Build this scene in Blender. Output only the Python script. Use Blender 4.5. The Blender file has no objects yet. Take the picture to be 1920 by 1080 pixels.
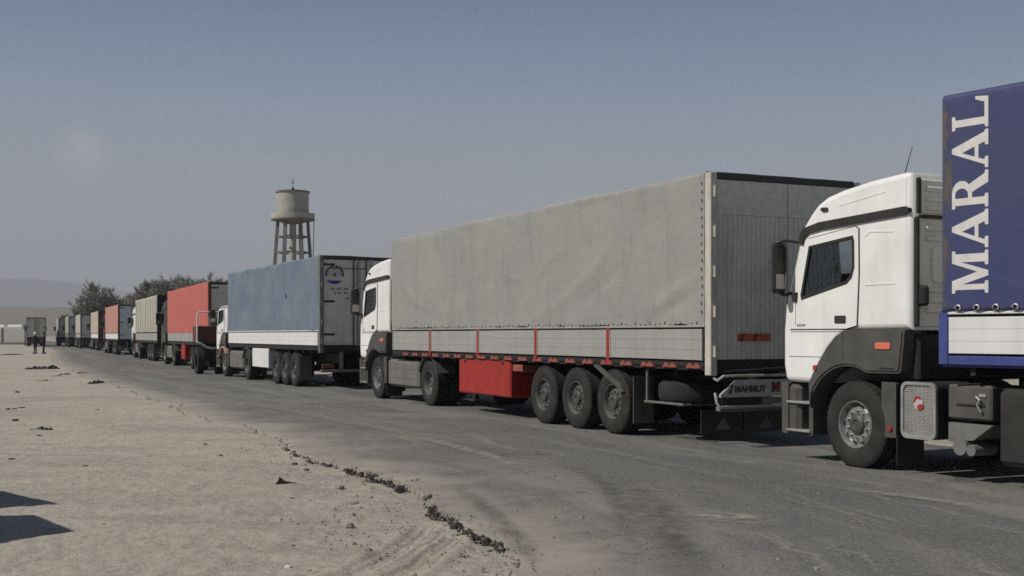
import bpy, math, random
import numpy as np
from mathutils import Vector, Matrix
from mathutils.geometry import tessellate_polygon
R = math.radians
rnd = random.Random(7)
sc = bpy.context.scene
col = sc.collection

# ------------------------------------------------------------------ camera, sky, sun, exposure
cam_d = bpy.data.cameras.new('camera'); cam = bpy.data.objects.new('camera', cam_d); col.objects.link(cam)
cam.location = (0, 0, 1.65); cam.rotation_euler = (R(90), 0, 0)
cam_d.lens = 41.72; cam_d.sensor_width = 36; cam_d.shift_y = 0.0453
cam_d.clip_start = 0.1; cam_d.clip_end = 30000
sc.camera = cam
SUN_EL, SUN_PHI = 45.0, 20.0           # height; degrees from due left towards the camera
to_sun = Vector((-math.cos(R(SUN_PHI))*math.cos(R(SUN_EL)), -math.sin(R(SUN_PHI))*math.cos(R(SUN_EL)), math.sin(R(SUN_EL))))
world = bpy.data.worlds.new('World'); sc.world = world; world.use_nodes = True
wn, wl = world.node_tree.nodes, world.node_tree.links
wn.clear()
w_out = wn.new('ShaderNodeOutputWorld'); w_bg = wn.new('ShaderNodeBackground')
w_sky = wn.new('ShaderNodeTexSky'); w_sky.sky_type = 'NISHITA'; w_sky.sun_disc = False
w_sky.sun_elevation = R(SUN_EL); w_sky.sun_rotation = R(270 - SUN_PHI)
w_sky.air_density = 1.0; w_sky.dust_density = 3.0; w_sky.ozone_density = 1.5; w_sky.altitude = 900
# dusty pale horizon passing into a deep clear blue overhead, the same all the way round
w_tc = wn.new('ShaderNodeTexCoord'); w_sep = wn.new('ShaderNodeSeparateXYZ'); w_ramp = wn.new('ShaderNodeValToRGB')
w_mix = wn.new('ShaderNodeMix'); w_mix.data_type = 'RGBA'; w_mix.inputs[0].default_value = .88
w_scale = wn.new('ShaderNodeVectorMath'); w_scale.operation = 'SCALE'; w_scale.inputs['Scale'].default_value = 10.0
SKY = [(0.0, (.385, .385, .385)), (.07, (.378, .385, .392)), (.11, (.362, .378, .400)), (.165, (.275, .338, .415)), (.20, (.215, .288, .405)), (.27, (.112, .182, .325)), (.5, (.050, .095, .20)), (1.0, (.025, .045, .10))]
cr_ = w_ramp.color_ramp; cr_.interpolation = 'LINEAR'
while len(cr_.elements) < len(SKY): cr_.elements.new(.5)
for e_, (p_, c_) in zip(cr_.elements, SKY): e_.position = p_
for e_, (p_, c_) in zip(cr_.elements, SKY): e_.color = (*c_, 1)
wl.new(w_tc.outputs['Generated'], w_sep.inputs[0]); wl.new(w_sep.outputs['Z'], w_ramp.inputs[0])
w_n2 = wn.new('ShaderNodeTexNoise'); w_n2.inputs['Scale'].default_value = 3.5; w_n2.inputs['Detail'].default_value = 6; w_n2.inputs['Roughness'].default_value = .6
w_mp = wn.new('ShaderNodeMapping'); w_mp.inputs['Scale'].default_value = (1, 1, 3.5); wl.new(w_tc.outputs['Generated'], w_mp.inputs[0]); wl.new(w_mp.outputs[0], w_n2.inputs['Vector'])
w_h = wn.new('ShaderNodeMapRange'); w_h.inputs['To Min'].default_value = 9.1; w_h.inputs['To Max'].default_value = 10.9; wl.new(w_n2.outputs['Fac'], w_h.inputs['Value']); wl.new(w_h.outputs[0], w_scale.inputs['Scale'])
wl.new(w_ramp.outputs['Color'], w_scale.inputs[0])
wl.new(w_sky.outputs[0], w_mix.inputs[6]); wl.new(w_scale.outputs[0], w_mix.inputs[7])
# one faint scrap of cloud low on the left
w_dot = wn.new('ShaderNodeVectorMath'); w_dot.operation = 'DISTANCE'
cd = Vector((-805/2225, 1, 339/2225)).normalized(); w_dot.inputs[1].default_value = cd
w_ns = wn.new('ShaderNodeTexNoise'); w_ns.inputs['Scale'].default_value = 45; w_ns.inputs['Detail'].default_value = 5
w_c1 = wn.new('ShaderNodeMapRange'); w_c1.inputs['From Min'].default_value = 0.026; w_c1.inputs['From Max'].default_value = 0.004
w_c1.inputs['To Min'].default_value = 0; w_c1.inputs['To Max'].default_value = 1.0
w_mul = wn.new('ShaderNodeMath'); w_mul.operation = 'MULTIPLY'
w_cm = wn.new('ShaderNodeMix'); w_cm.data_type = 'RGBA'; w_cm.inputs[7].default_value = (5.0, 4.9, 4.95, 1)
wl.new(w_tc.outputs['Generated'], w_dot.inputs[0]); wl.new(w_tc.outputs['Generated'], w_ns.inputs['Vector'])
wl.new(w_dot.outputs['Value'], w_c1.inputs['Value'])
wl.new(w_c1.outputs['Result'], w_mul.inputs[0]); wl.new(w_ns.outputs['Fac'], w_mul.inputs[1])
wl.new(w_mul.outputs[0], w_cm.inputs[0]); wl.new(w_mix.outputs[2], w_cm.inputs[6])
wl.new(w_cm.outputs[2], w_bg.inputs[0]); w_bg.inputs[1].default_value = 0.1
wl.new(w_bg.outputs[0], w_out.inputs[0])
sun_d = bpy.data.lights.new('sun', 'SUN'); sun_d.energy = 4.7; sun_d.angle = R(0.5); sun_d.color = (1.0, 0.955, 0.89)
sun = bpy.data.objects.new('sun', sun_d); col.objects.link(sun)
sun.rotation_euler = to_sun.to_track_quat('Z', 'Y').to_euler()
sc.view_settings.view_transform = 'Standard'; sc.view_settings.look = 'None'
sc.view_settings.exposure = -0.12; sc.view_settings.gamma = 1.0; sc.view_settings.use_curve_mapping = False
sc.render.engine = 'CYCLES'
sc.cycles.use_denoising = False
sc.cycles.max_bounces = 6; sc.cycles.volume_bounces = 0; sc.cycles.transparent_max_bounces = 8
sc.cycles.sample_clamp_indirect = 1.5
sc.cycles.filter_width = 1.6

# ------------------------------------------------------------------ materials
MATS = {}
def nodes_of(name):
    m = bpy.data.materials.new(name); m.use_nodes = True
    n, l = m.node_tree.nodes, m.node_tree.links
    return m, n, l, n['Principled BSDF']
def rgb(c): return (c[0], c[1], c[2], 1)
def mul(c, k): return tuple(min(1, x*k) for x in c)
def mixc(n, l, fac, a, b):
    m = n.new('ShaderNodeMix'); m.data_type = 'RGBA'
    for s, v in ((0, fac), (6, a), (7, b)):
        if hasattr(v, 'is_linked'): l.new(v, m.inputs[s])
        elif s == 0: m.inputs[0].default_value = v
        else: m.inputs[s].default_value = rgb(v)
    return m.outputs[2]
def noise(n, l, vec, scale, detail=4, rough=.55, stretch=None):
    if stretch:
        mp = n.new('ShaderNodeMapping'); mp.inputs['Scale'].default_value = stretch; l.new(vec, mp.inputs[0]); vec = mp.outputs[0]
    t = n.new('ShaderNodeTexNoise'); t.inputs['Scale'].default_value = scale; t.inputs['Detail'].default_value = detail
    t.inputs['Roughness'].default_value = rough; l.new(vec, t.inputs['Vector']); return t.outputs['Fac']
def ramp(n, l, v, a, b, lo=0., hi=1.):
    t = n.new('ShaderNodeMapRange'); t.inputs[1].default_value = a; t.inputs[2].default_value = b
    t.inputs[3].default_value = lo; t.inputs[4].default_value = hi; l.new(v, t.inputs[0]); return t.outputs[0]
DUST = (.36, .32, .26)
def mat(name, c, rough=.6, metal=0., var=.12, vs=2.5, dust=0., dcol=DUST, streak=0., bump=0., bs=30, spec=.4, bstretch=None):
    if name in MATS: return MATS[name]
    m, n, l, b = nodes_of(name)
    tc = n.new('ShaderNodeTexCoord').outputs['Object']
    base = mixc(n, l, ramp(n, l, noise(n, l, tc, vs, 5), .3, .7), mul(c, 1-var), mul(c, 1+var*.7))
    if streak:
        base = mixc(n, l, ramp(n, l, noise(n, l, tc, 5, 4, .6, (1, 1, .12)), .52, .75, 0, streak), base, mul(c, .45))
    if dust:
        d = ramp(n, l, noise(n, l, tc, vs*.8, 6, .65), .35, .75, dust*.25, dust)
        base = mixc(n, l, d, base, dcol)
        l.new(ramp(n, l, d, 0, 1, rough, .9), b.inputs['Roughness'])
    else: b.inputs['Roughness'].default_value = rough
    l.new(base, b.inputs['Base Color'])
    b.inputs['Metallic'].default_value = metal; b.inputs['Specular IOR Level'].default_value = spec
    if bump:
        bp = n.new('ShaderNodeBump'); bp.inputs['Strength'].default_value = bump; bp.inputs['Distance'].default_value = .02
        l.new(noise(n, l, tc, bs, 4, .6, bstretch), bp.inputs['Height']); l.new(bp.outputs[0], b.inputs['Normal'])
    MATS[name] = m; return m
def tarp_mat(name, c, c2, stain=(.2, .19, .165), stain_amt=.35, vs=.55, crease=.28):
    """woven plastic cloth: faded patches, rain streaks, blotchy stains, creases"""
    m, n, l, b = nodes_of(name)
    tc = n.new('ShaderNodeTexCoord').outputs['Object']
    base = mixc(n, l, ramp(n, l, noise(n, l, tc, vs, 5, .6), .32, .68), c, c2)
    st = ramp(n, l, noise(n, l, tc, 3.2, 6, .7, (1, 1, .22)), .5, .8, 0, stain_amt)
    base = mixc(n, l, st, base, stain)
    bl = ramp(n, l, noise(n, l, tc, 1.9, 7, .72), .56, .72, 0, stain_amt*.9)
    base = mixc(n, l, bl, base, mul(stain, 1.25))
    sp = ramp(n, l, noise(n, l, tc, 9, 4, .6), .68, .76, 0, stain_amt*.8)
    base = mixc(n, l, sp, base, mul(stain, .8))
    l.new(base, b.inputs['Base Color']); b.inputs['Roughness'].default_value = .62; b.inputs['Specular IOR Level'].default_value = .3
    bp = n.new('ShaderNodeBump'); bp.inputs['Strength'].default_value = crease; bp.inputs['Distance'].default_value = .035
    cz = ramp(n, l, noise(n, l, tc, 1.5, 3, .5, (1, .8, 1)), .3, .7); pz = n.new('ShaderNodeMath'); pz.operation = 'PINGPONG'; pz.inputs[1].default_value = .22; l.new(cz, pz.inputs[0])
    mz = n.new('ShaderNodeMath'); mz.operation = 'MULTIPLY_ADD'; mz.inputs[1].default_value = 1.6; l.new(pz.outputs[0], mz.inputs[0]); l.new(noise(n, l, tc, 5, 6, .62, (1, .6, 1)), mz.inputs[2])
    l.new(mz.outputs[0], bp.inputs['Height']); l.new(bp.outputs[0], b.inputs['Normal'])
    MATS[name] = m; return m
WHITE = mat('white_paint', (.80, .80, .77), .32, var=.06, vs=1.8, dust=.30, streak=.2)
PLASTIC = mat('grey_plastic', (.045, .045, .0435), .55, var=.12, dust=.18, bump=.05, bs=90)
BLACK = mat('black_plastic', (.013, .013, .013), .45, var=.2, dust=.08)
RUBBER = mat('rubber', (.019, .0185, .018), .85, var=.3, vs=6, dust=.24, dcol=(.11, .10, .085), spec=.2, bump=.1, bs=60)
RIM = mat('steel_rim', (.17, .165, .155), .42, .45, var=.3, vs=9, dust=.4, dcol=(.12, .11, .095))
CHROME = mat('polished_rim', (.38, .38, .37), .33, .7, var=.15, vs=9, dust=.16, dcol=(.3, .28, .24))
DARKSTEEL = mat('dark_steel', (.016, .0155, .015), .7, .1, var=.3, vs=6, dust=.10, dcol=(.08, .073, .063))
FRAMEGREY = mat('frame_grey', (.16, .158, .15), .6, .2, var=.25, vs=5, dust=.25, dcol=(.22, .2, .17), streak=.3)
BAREMETAL = mat('bare_metal', (.42, .42, .40), .42, .6, var=.2, vs=7, dust=.22)
CREAM = mat('cream_paint', (.50, .47, .40), .6, var=.15, vs=5, dust=.2, streak=.35)
RED = mat('red_paint', (.32, .020, .013), .5, var=.2, vs=3.5, dust=.10, dcol=(.2, .10, .075), streak=.35)
REDRAIL = mat('red_rail', (.25, .04, .028), .65, var=.25, vs=7, dust=.22, streak=.2)
DARKRED = mat('dark_red_paint', (.10, .018, .013), .7, var=.3, vs=4, dust=.12)
ALU = mat('pale_board', (.32, .32, .30), .55, .1, var=.08, vs=2, dust=.25, dcol=(.34, .31, .26), streak=.32)
WHITEBOARD = mat('white_board', (.66, .66, .64), .55, var=.05, vs=2, dust=.18, streak=.18)
BLUEPAINT = mat('blue_paint', (.022, .042, .20), .5, var=.15, vs=4, dust=.12, streak=.15)
REDLENS = mat('red_lens', (.30, .03, .022), .3, var=.1)
ORANGELENS = mat('orange_lens', (.62, .16, .10), .35, var=.1)
DOORGREY = mat('door_grey', (.62, .60, .525), .6, .1, var=.14, vs=1.6, dust=.28, dcol=(.40, .37, .31), streak=.5)
DOORPALE = mat('door_pale', (.64, .60, .51), .6, var=.14, vs=1.6, dust=.3, dcol=(.46, .42, .35), streak=.5)
CLOTHGREY = mat('header_cloth', (.60, .575, .50), .9, var=.14, vs=9, dust=.2, dcol=(.32, .30, .26), bump=.35, bs=25)
CABGREY = mat('cab_rear_grey', (.80, .79, .74), .5, var=.08, vs=3, dust=.3, dcol=(.42, .39, .33), streak=.3)
SEATRED = mat('red_seat', (.30, .02, .018), .9, var=.2)
SEATDARK = mat('dark_seat', (.03, .03, .033), .9, var=.2)
LETTER = mat('white_letter', (.60, .585, .55), .6, var=.1, vs=9, dust=.12)
INK = mat('dark_print', (.075, .075, .08), .7, var=.3, vs=8)
BLUEINK = mat('blue_print', (.03, .035, .20), .6, var=.2)
PLATE = mat('pale_plate', (.46, .455, .43), .5, .2, var=.12, vs=8, dust=.3)
CONCRETE = mat('concrete', (.36, .345, .30), .9, var=.18, vs=.8, streak=.35, bump=.3, bs=6)
CONCRETE2 = mat('aged_concrete', (.16, .15, .13), .9, var=.2, vs=1.2, streak=.35, bump=.3, bs=6)
WALLPLASTER = mat('wall_plaster', (.52, .50, .45), .9, var=.1, vs=.3, streak=.1)
def glass_mat():
    m, n, l, b = nodes_of('window_glass')
    b.inputs['Base Color'].default_value = (.55, .6, .62, 1); b.inputs['Roughness'].default_value = .03
    b.inputs['Transmission Weight'].default_value = 1.0; b.inputs['IOR'].default_value = 1.12
    b.inputs['Specular IOR Level'].default_value = .5
    return m
GLASS = glass_mat()
TARP_GREY = tarp_mat('tarp_grey', (.292, .283, .250), (.258, .258, .244), (.168, .165, .155), .55)
TARP_NAVY = tarp_mat('tarp_navy', (.040, .047, .130), (.048, .054, .122), (.10, .095, .10), .12, .55, .2)
TARP_SKY = tarp_mat('tarp_faded_blue', (.105, .150, .20), (.155, .19, .228), (.21, .195, .165), .6, .9)
TARP_RED = tarp_mat('tarp_faded_red', (.45, .115, .09), (.41, .115, .09), (.34, .13, .10), .2)
TARP_BEIGE = tarp_mat('tarp_beige', (.42, .395, .33), (.36, .345, .29), (.22, .205, .175), .5)
TARP_PINK = tarp_mat('tarp_washed_red', (.40, .165, .125), (.44, .24, .185), (.42, .33, .27), .7)
TARP_TAN = tarp_mat('tarp_tan', (.43, .375, .30), (.40, .35, .28), (.3, .16, .12), .3)
TARP_OLIVE = tarp_mat('tarp_drab', (.30, .29, .25), (.33, .315, .27), (.2, .19, .16), .4)

# ------------------------------------------------------------------ mesh helpers
class MB:
    def __init__(s): s.v, s.f = [], []
    def add(s, vs, fs):
        o = len(s.v); s.v += [tuple(p) for p in vs]; s.f += [tuple(i+o for i in q) for q in fs]; return s
    def box(s, x0, x1, y0, y1, z0, z1, b=0.):
        if b <= 0:
            return s.add([(x, y, z) for z in (z0, z1) for y in (y0, y1) for x in (x0, x1)],
                         [(0, 2, 3, 1), (4, 5, 7, 6), (0, 1, 5, 4), (2, 6, 7, 3), (0, 4, 6, 2), (1, 3, 7, 5)])
        b = min(b, abs(x1-x0)*.49, abs(y1-y0)*.49, abs(z1-z0)*.49)
        vs, ix = [], {}
        for i, X in enumerate((x0, x1)):
            for j, Y in enumerate((y0, y1)):
                for k, Z in enumerate((z0, z1)):
                    dx, dy, dz = (b if i == 0 else -b), (b if j == 0 else -b), (b if k == 0 else -b)
                    for a, p in enumerate(((X, Y+dy, Z+dz), (X+dx, Y, Z+dz), (X+dx, Y+dy, Z))):
                        ix[i, j, k, a] = len(vs); vs.append(p)
        fs = []
        for i in (0, 1):
            q = [ix[i, 0, 0, 0], ix[i, 1, 0, 0], ix[i, 1, 1, 0], ix[i, 0, 1, 0]]; fs.append(q if i else q[::-1])
            q = [ix[0, i, 0, 1], ix[1, i, 0, 1], ix[1, i, 1, 1], ix[0, i, 1, 1]]; fs.append(q[::-1] if i else q)
            q = [ix[0, 0, i, 2], ix[1, 0, i, 2], ix[1, 1, i, 2], ix[0, 1, i, 2]]; fs.append(q if i else q[::-1])
        for i in (0, 1):
            for j in (0, 1):
                w = (i == j)
                q = [ix[i, j, 0, 0], ix[i, j, 0, 1], ix[i, j, 1, 1], ix[i, j, 1, 0]]; fs.append(q if not w else q[::-1])
                q = [ix[i, 0, j, 0], ix[i, 0, j, 2], ix[i, 1, j, 2], ix[i, 1, j, 0]]; fs.append(q if w else q[::-1])
                q = [ix[0, i, j, 1], ix[0, i, j, 2], ix[1, i, j, 2], ix[1, i, j, 1]]; fs.append(q if not w else q[::-1])
                for k in (0, 1):
                    q = [ix[i, j, k, 0], ix[i, j, k, 1], ix[i, j, k, 2]]; fs.append(q if (i+j+k) % 2 else q[::-1])
        return s.add(vs, fs)
    def cyl(s, p0, p1, r0, r1=None, n=10, cap=True):
        r1 = r0 if r1 is None else r1
        p0, p1 = Vector(p0), Vector(p1); d = (p1-p0).normalized()
        a = d.orthogonal().normalized(); c = d.cross(a)
        vs = [p0+(a*math.cos(2*math.pi*i/n)+c*math.sin(2*math.pi*i/n))*r0 for i in range(n)]
        vs += [p1+(a*math.cos(2*math.pi*i/n)+c*math.sin(2*math.pi*i/n))*r1 for i in range(n)]
        fs = [(i, (i+1) % n, n+(i+1) % n, n+i) for i in range(n)]
        if cap: fs += [tuple(range(n))[::-1], tuple(range(n, 2*n))]
        return s.add(vs, fs)
    def tube(s, pts, r, n=8, cap=True):
        pts = [Vector(p) for p in pts]; rr = r if isinstance(r, (list, tuple)) else [r]*len(pts)
        d0 = (pts[1]-pts[0]).normalized(); a = d0.orthogonal().normalized(); vs = []
        for i, p in enumerate(pts):
            d = (pts[min(i+1, len(pts)-1)]-pts[max(i-1, 0)]).normalized()
            a = (a - d*a.dot(d)).normalized(); c = d.cross(a)
            vs += [p+(a*math.cos(2*math.pi*k/n)+c*math.sin(2*math.pi*k/n))*rr[i] for k in range(n)]
        fs = [(i*n+k, i*n+(k+1) % n, (i+1)*n+(k+1) % n, (i+1)*n+k) for i in range(len(pts)-1) for k in range(n)]
        if cap: fs += [tuple(range(n))[::-1], tuple(range((len(pts)-1)*n, len(pts)*n))]
        return s.add(vs, fs)
    def lathe(s, prof, n=32, axis='x', c=(0, 0, 0)):
        vs = []
        for r, h in prof:
            for i in range(n):
                a = 2*math.pi*i/n; u, w = r*math.cos(a), r*math.sin(a)
                p = (h, u, w) if axis == 'x' else (u, w, h)
                vs.append((p[0]+c[0], p[1]+c[1], p[2]+c[2]))
        m = len(prof)
        fs = [(j*n+i, j*n+(i+1) % n, (j+1)*n+(i+1) % n, (j+1)*n+i) for j in range(m-1) for i in range(n)]
        return s.add(vs, fs)
    def plate(s, loops, w0, w1, mp):
        """2-D outline (with holes) given thickness; mp(u,v,w) -> xyz"""
        tri = tessellate_polygon([[Vector((p[0], p[1], 0)) for p in lp] for lp in loops])
        flat = [p for lp in loops for p in lp]; N = len(flat)
        vs = [mp(p[0], p[1], w0) for p in flat]+[mp(p[0], p[1], w1) for p in flat]
        fs = [tuple(t) for t in tri]+[tuple(i+N for i in t)[::-1] for t in tri]; o = 0
        for lp in loops:
            k = len(lp); fs += [(o+i, o+(i+1) % k, N+o+(i+1) % k, N+o+i) for i in range(k)]; o += k
        return s.add(vs, fs)
    def grid(s, fn, nu, nv):
        vs = [fn(i/nu, j/nv) for j in range(nv+1) for i in range(nu+1)]; w = nu+1
        return s.add(vs, [(j*w+i, j*w+i+1, (j+1)*w+i+1, (j+1)*w+i) for j in range(nv) for i in range(nu)])
    def mirror_x(s):
        o = MB(); o.v = [(-p[0], p[1], p[2]) for p in s.v]; o.f = [q[::-1] for q in s.f]; return o
    def mesh(s, name, m, ang=35, fix=True):
        me = bpy.data.meshes.new(name); me.from_pydata(s.v, [], s.f)
        if fix:
            import bmesh
            bm = bmesh.new(); bm.from_mesh(me); bmesh.ops.recalc_face_normals(bm, faces=bm.faces); bm.to_mesh(me); bm.free()
        me.materials.append(m)
        if ang:
            me.shade_smooth(); me.set_sharp_from_angle(angle=R(ang))
        return me
    def build(s, name, m, parent=None, ang=35, fix=True):
        return link(name, s.mesh(name, m, ang, fix), parent)
def link(name, me, parent=None):
    o = bpy.data.objects.new(name, me); col.objects.link(o); o.parent = parent; return o
def tag(o, label, cat, group=None, kind=None):
    if label: o['label'] = label
    if cat: o['category'] = cat
    if group: o['group'] = group
    if kind: o['kind'] = kind
    return o
def empty(name, loc=(0, 0, 0), rz=0., parent=None):
    o = bpy.data.objects.new(name, None); col.objects.link(o); o.location = loc; o.rotation_euler = (0, 0, rz); o.parent = parent
    o.empty_display_size = .2; return o
def copy_tree(o, parent=None):
    c = o.copy(); col.objects.link(c); c.parent = parent
    for ch in list(o.children): copy_tree(ch, c)
    return c
YZ = lambda u, v, w: (w, u, v)
XZ = lambda u, v, w: (u, w, v)
_r = np.random.RandomState(3); _perm = _r.randint(0, 1 << 16, 4096)
def vnoise(x, y, seed=0):
    x, y = np.asarray(x, float), np.asarray(y, float)
    xi, yi = np.floor(x).astype(int), np.floor(y).astype(int); fx, fy = x-xi, y-yi
    fx, fy = fx*fx*(3-2*fx), fy*fy*(3-2*fy)
    h = lambda a, b: _perm[(_perm[(a+seed*131) & 4095]+b) & 4095]/65536.
    return (h(xi, yi)*(1-fx)+h(xi+1, yi)*fx)*(1-fy)+(h(xi, yi+1)*(1-fx)+h(xi+1, yi+1)*fx)*fy
def fbm(x, y, o=4, seed=0):
    t, a, s = 0, .5, 0
    for i in range(o):
        t = t+a*(vnoise(x*2**i, y*2**i, seed+i)-.5)*2; s += a; a *= .5
    return t/s
def inset(poly, d):
    n, out = len(poly), []
    A = sum(poly[i][0]*poly[(i+1) % n][1]-poly[(i+1) % n][0]*poly[i][1] for i in range(n)); sg = 1 if A > 0 else -1
    for i in range(n):
        p, q, r = Vector(poly[i-1]), Vector(poly[i]), Vector(poly[(i+1) % n])
        e0, e1 = (q-p).normalized(), (r-q).normalized()
        n0, n1 = Vector((-e0.y, e0.x))*sg, Vector((-e1.y, e1.x))*sg
        m = (n0+n1); m = m/max(.35, m.length_squared)*2*d if m.length > 1e-6 else n0*d
        if m.length > 2*abs(d): m = m.normalized()*2*abs(d)*(1 if d > 0 else 1)
        out.append((q.x+m.x, q.y+m.y))
    return out
def rrect(u0, u1, v0, v1, r, k=4):
    out = []
    for cx, cy, a0 in ((u1-r, v1-r, 0), (u0+r, v1-r, 90), (u0+r, v0+r, 180), (u1-r, v0+r, 270)):
        out += [(cx+r*math.cos(R(a0+90*i/k)), cy+r*math.sin(R(a0+90*i/k))) for i in range(k+1)]
    return out
def text_mesh(txt, size, m, bold=.0):
    cu = bpy.data.curves.new('lettering', 'FONT'); cu.body = txt; cu.size = size; cu.align_x = 'CENTER'; cu.align_y = 'CENTER'
    cu.offset = bold; cu.extrude = .0015; cu.resolution_u = 3
    o = bpy.data.objects.new('lettering', cu); col.objects.link(o)
    me = bpy.data.meshes.new_from_object(o.evaluated_get(bpy.context.evaluated_depsgraph_get()))
    bpy.data.objects.remove(o); me.materials.clear(); me.materials.append(m); return me

# ------------------------------------------------------------------ road and ground
rows = np.array([(3, -30, 60, -30), (1.2, -5, 45, -8), (.5, 3, 22, 3.5), (.1, 8, 15, 8), (-.26, 9.7, 12, 10.5), (-.78, 10.9, 10.3, 12.3),
    (-1.22, 12.3, 9.2, 14.0), (-2.0, 14.3, 7.9, 15.6), (-3.0, 16.8, 6.2, 18.0), (-4.95, 21.2, 3.7, 23), (-7.5, 26.6, 1.2, 28.3),
    (-10.8, 34, -2.1, 35.6), (-15.5, 44, -6.6, 45.6), (-26.4, 69, -17.4, 70), (-34.6, 89.5, -25.6, 90), (-51, 131, -42.5, 131),
    (-82, 200, -72, 200), (-130, 300, -118, 300)], float)
def crom(P, t):
    n = len(P); i = np.clip(np.floor(t).astype(int), 0, n-2); f = (t-i)[:, None]
    p0, p1, p2, p3 = P[np.clip(i-1, 0, n-1)], P[i], P[i+1], P[np.clip(i+2, 0, n-1)]
    return .5*((2*p1)+(-p0+p2)*f+(2*p0-5*p1+4*p2-p3)*f*f+(-p0+3*p1-3*p2+p3)*f**3)
tt = np.linspace(0, len(rows)-1.001, 6000); dense = crom(rows, tt)
seg = np.r_[0, np.cumsum(np.hypot(*np.diff(dense[:, :2], axis=0).T))]
# nonuniform stations: a few cm near the camera, metres far off
stn, s_ = [], 0.
while s_ < seg[-1]:
    stn.append(s_); y = np.interp(s_, seg, dense[:, 1])
    s_ += .045 if 7 < y < 20 else (.12 if 3 < y < 34 else (.5 if y < 90 else 2.))
stn = np.array(stn); RC = np.stack([np.interp(stn, seg, dense[:, k]) for k in range(4)], 1)
EL, ER = RC[:, :2].copy(), RC[:, 2:].copy()
dirv = ER-EL; wid = np.linalg.norm(dirv, axis=1); dirv /= wid[:, None]
rag = .16*fbm(stn*.9, stn*0, 3, 11)+.11*fbm(stn*4, stn*0+5, 4, 12)
bites = np.clip(vnoise(stn*.55, stn*0+9, 13)-.62, 0, 1)*.9
EL = EL + dirv*(rag+bites)[:, None]*np.clip(1.4-np.abs(EL[:, 1]-12)/40, .35, 1)[:, None]
across = np.array([0, .03, .08, .16, .3, .5, .8, 1.2, 1.7]+list(np.linspace(2.4, 1, 0)))
def build_road():
    mb = MB(); cols_ = list(across)
    fr = np.linspace(0, 1, 22)[1:]
    V, UV = [], []
    for i in range(len(stn)):
        d, w = dirv[i], np.linalg.norm(ER[i]-EL[i]); offs = cols_+[1.7+(w-1.7)*k for k in fr]
        V.append((EL[i][0]-.03*d[0], EL[i][1]-.03*d[1], -.14)); UV.append((stn[i], -.03))
        for o in offs:
            x, y = EL[i][0]+d[0]*o, EL[i][1]+d[1]*o
            z = .010*float(fbm(np.array(x*.35), np.array(y*.35), 2, 31)) if 5 < y < 60 else 0
            if o < .5: z -= (.5-o)**2*.05+.008*float(vnoise(np.array(x*9), np.array(y*9), 32))
            V.append((x, y, z)); UV.append((stn[i], o))
        V.append((ER[i][0]+.03*d[0], ER[i][1]+.03*d[1], -.14)); UV.append((stn[i], 30.))
    k = len(cols_)+len(fr)+2
    F = [(i*k+j, i*k+j+1, (i+1)*k+j+1, (i+1)*k+j) for i in range(len(stn)-1) for j in range(k-1)]
    me = bpy.data.meshes.new('road'); me.from_pydata(V, [], F)
    uv = me.uv_layers.new(name='UVMap'); li = np.empty(len(me.loops), int); me.loops.foreach_get('vertex_index', li)
    uv.data.foreach_set('uv', np.array(UV)[li].ravel())
    me.shade_smooth(); me.set_sharp_from_angle(angle=R(40))
    m, n, l, b = nodes_of('asphalt')
    uvn = n.new('ShaderNodeUVMap').outputs[0]; tc = n.new('ShaderNodeTexCoord').outputs['Object']
    sep = n.new('ShaderNodeSeparateXYZ'); l.new(uvn, sep.inputs[0]); v = sep.outputs[1]
    base = mixc(n, l, ramp(n, l, noise(n, l, tc, .5, 5), .35, .65), (.092, .091, .087), (.122, .120, .113))
    lanes = ramp(n, l, noise(n, l, uvn, .9, 6, .65, (.06, 1, 1)), .46, .64)            # dusty strips along the wheel paths
    base = mixc(n, l, ramp(n, l, lanes, 0, 1, 0, .6), base, (.225, .214, .188))
    dk = ramp(n, l, noise(n, l, uvn, 1.3, 4, .6, (.06, 1, 1)), .56, .74, 0, .55)
    base = mixc(n, l, dk, base, (.078, .077, .072))
    pt = ramp(n, l, noise(n, l, tc, .28, 6, .62), .56, .7, 0, .5)
    base = mixc(n, l, pt, base, (.25, .23, .193))
    thin = ramp(n, l, noise(n, l, uvn, 3.4, 5, .7, (.07, 1, 1)), .57, .66, 0, .6)
    base = mixc(n, l, thin, base, (.25, .235, .20))
    base = mixc(n, l, ramp(n, l, noise(n, l, tc, 6, 5, .75), .54, .7, 0, .5), base, (.075, .074, .069))
    fine = noise(n, l, tc, 34, 4, .75)
    base = mixc(n, l, ramp(n, l, fine, .52, .66, 0, .55), base, (.27, .255, .225))
    base = mixc(n, l, ramp(n, l, fine, .47, .34, 0, .6), base, (.045, .045, .043))
    grit = noise(n, l, tc, 15, 5, .8)
    base = mixc(n, l, ramp(n, l, grit, .53, .64, 0, .5), base, (.24, .228, .20))
    base = mixc(n, l, ramp(n, l, grit, .46, .36, 0, .55), base, (.055, .054, .051))
    vo = n.new('ShaderNodeTexVoronoi'); vo.feature = 'DISTANCE_TO_EDGE'; vo.inputs['Scale'].default_value = .42
    wv = n.new('ShaderNodeMix'); wv.data_type = 'VECTOR'; wv.inputs[0].default_value = .12; l.new(tc, wv.inputs[4])
    nz_ = n.new('ShaderNodeTexNoise'); nz_.inputs['Scale'].default_value = 1.4; nz_.inputs['Detail'].default_value = 5; l.new(tc, nz_.inputs['Vector'])
    sc_ = n.new('ShaderNodeVectorMath'); sc_.operation = 'SCALE'; sc_.inputs['Scale'].default_value = 9.; l.new(nz_.outputs['Color'], sc_.inputs[0]); l.new(sc_.outputs[0], wv.inputs[5]); l.new(wv.outputs[1], vo.inputs['Vector'])
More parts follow.
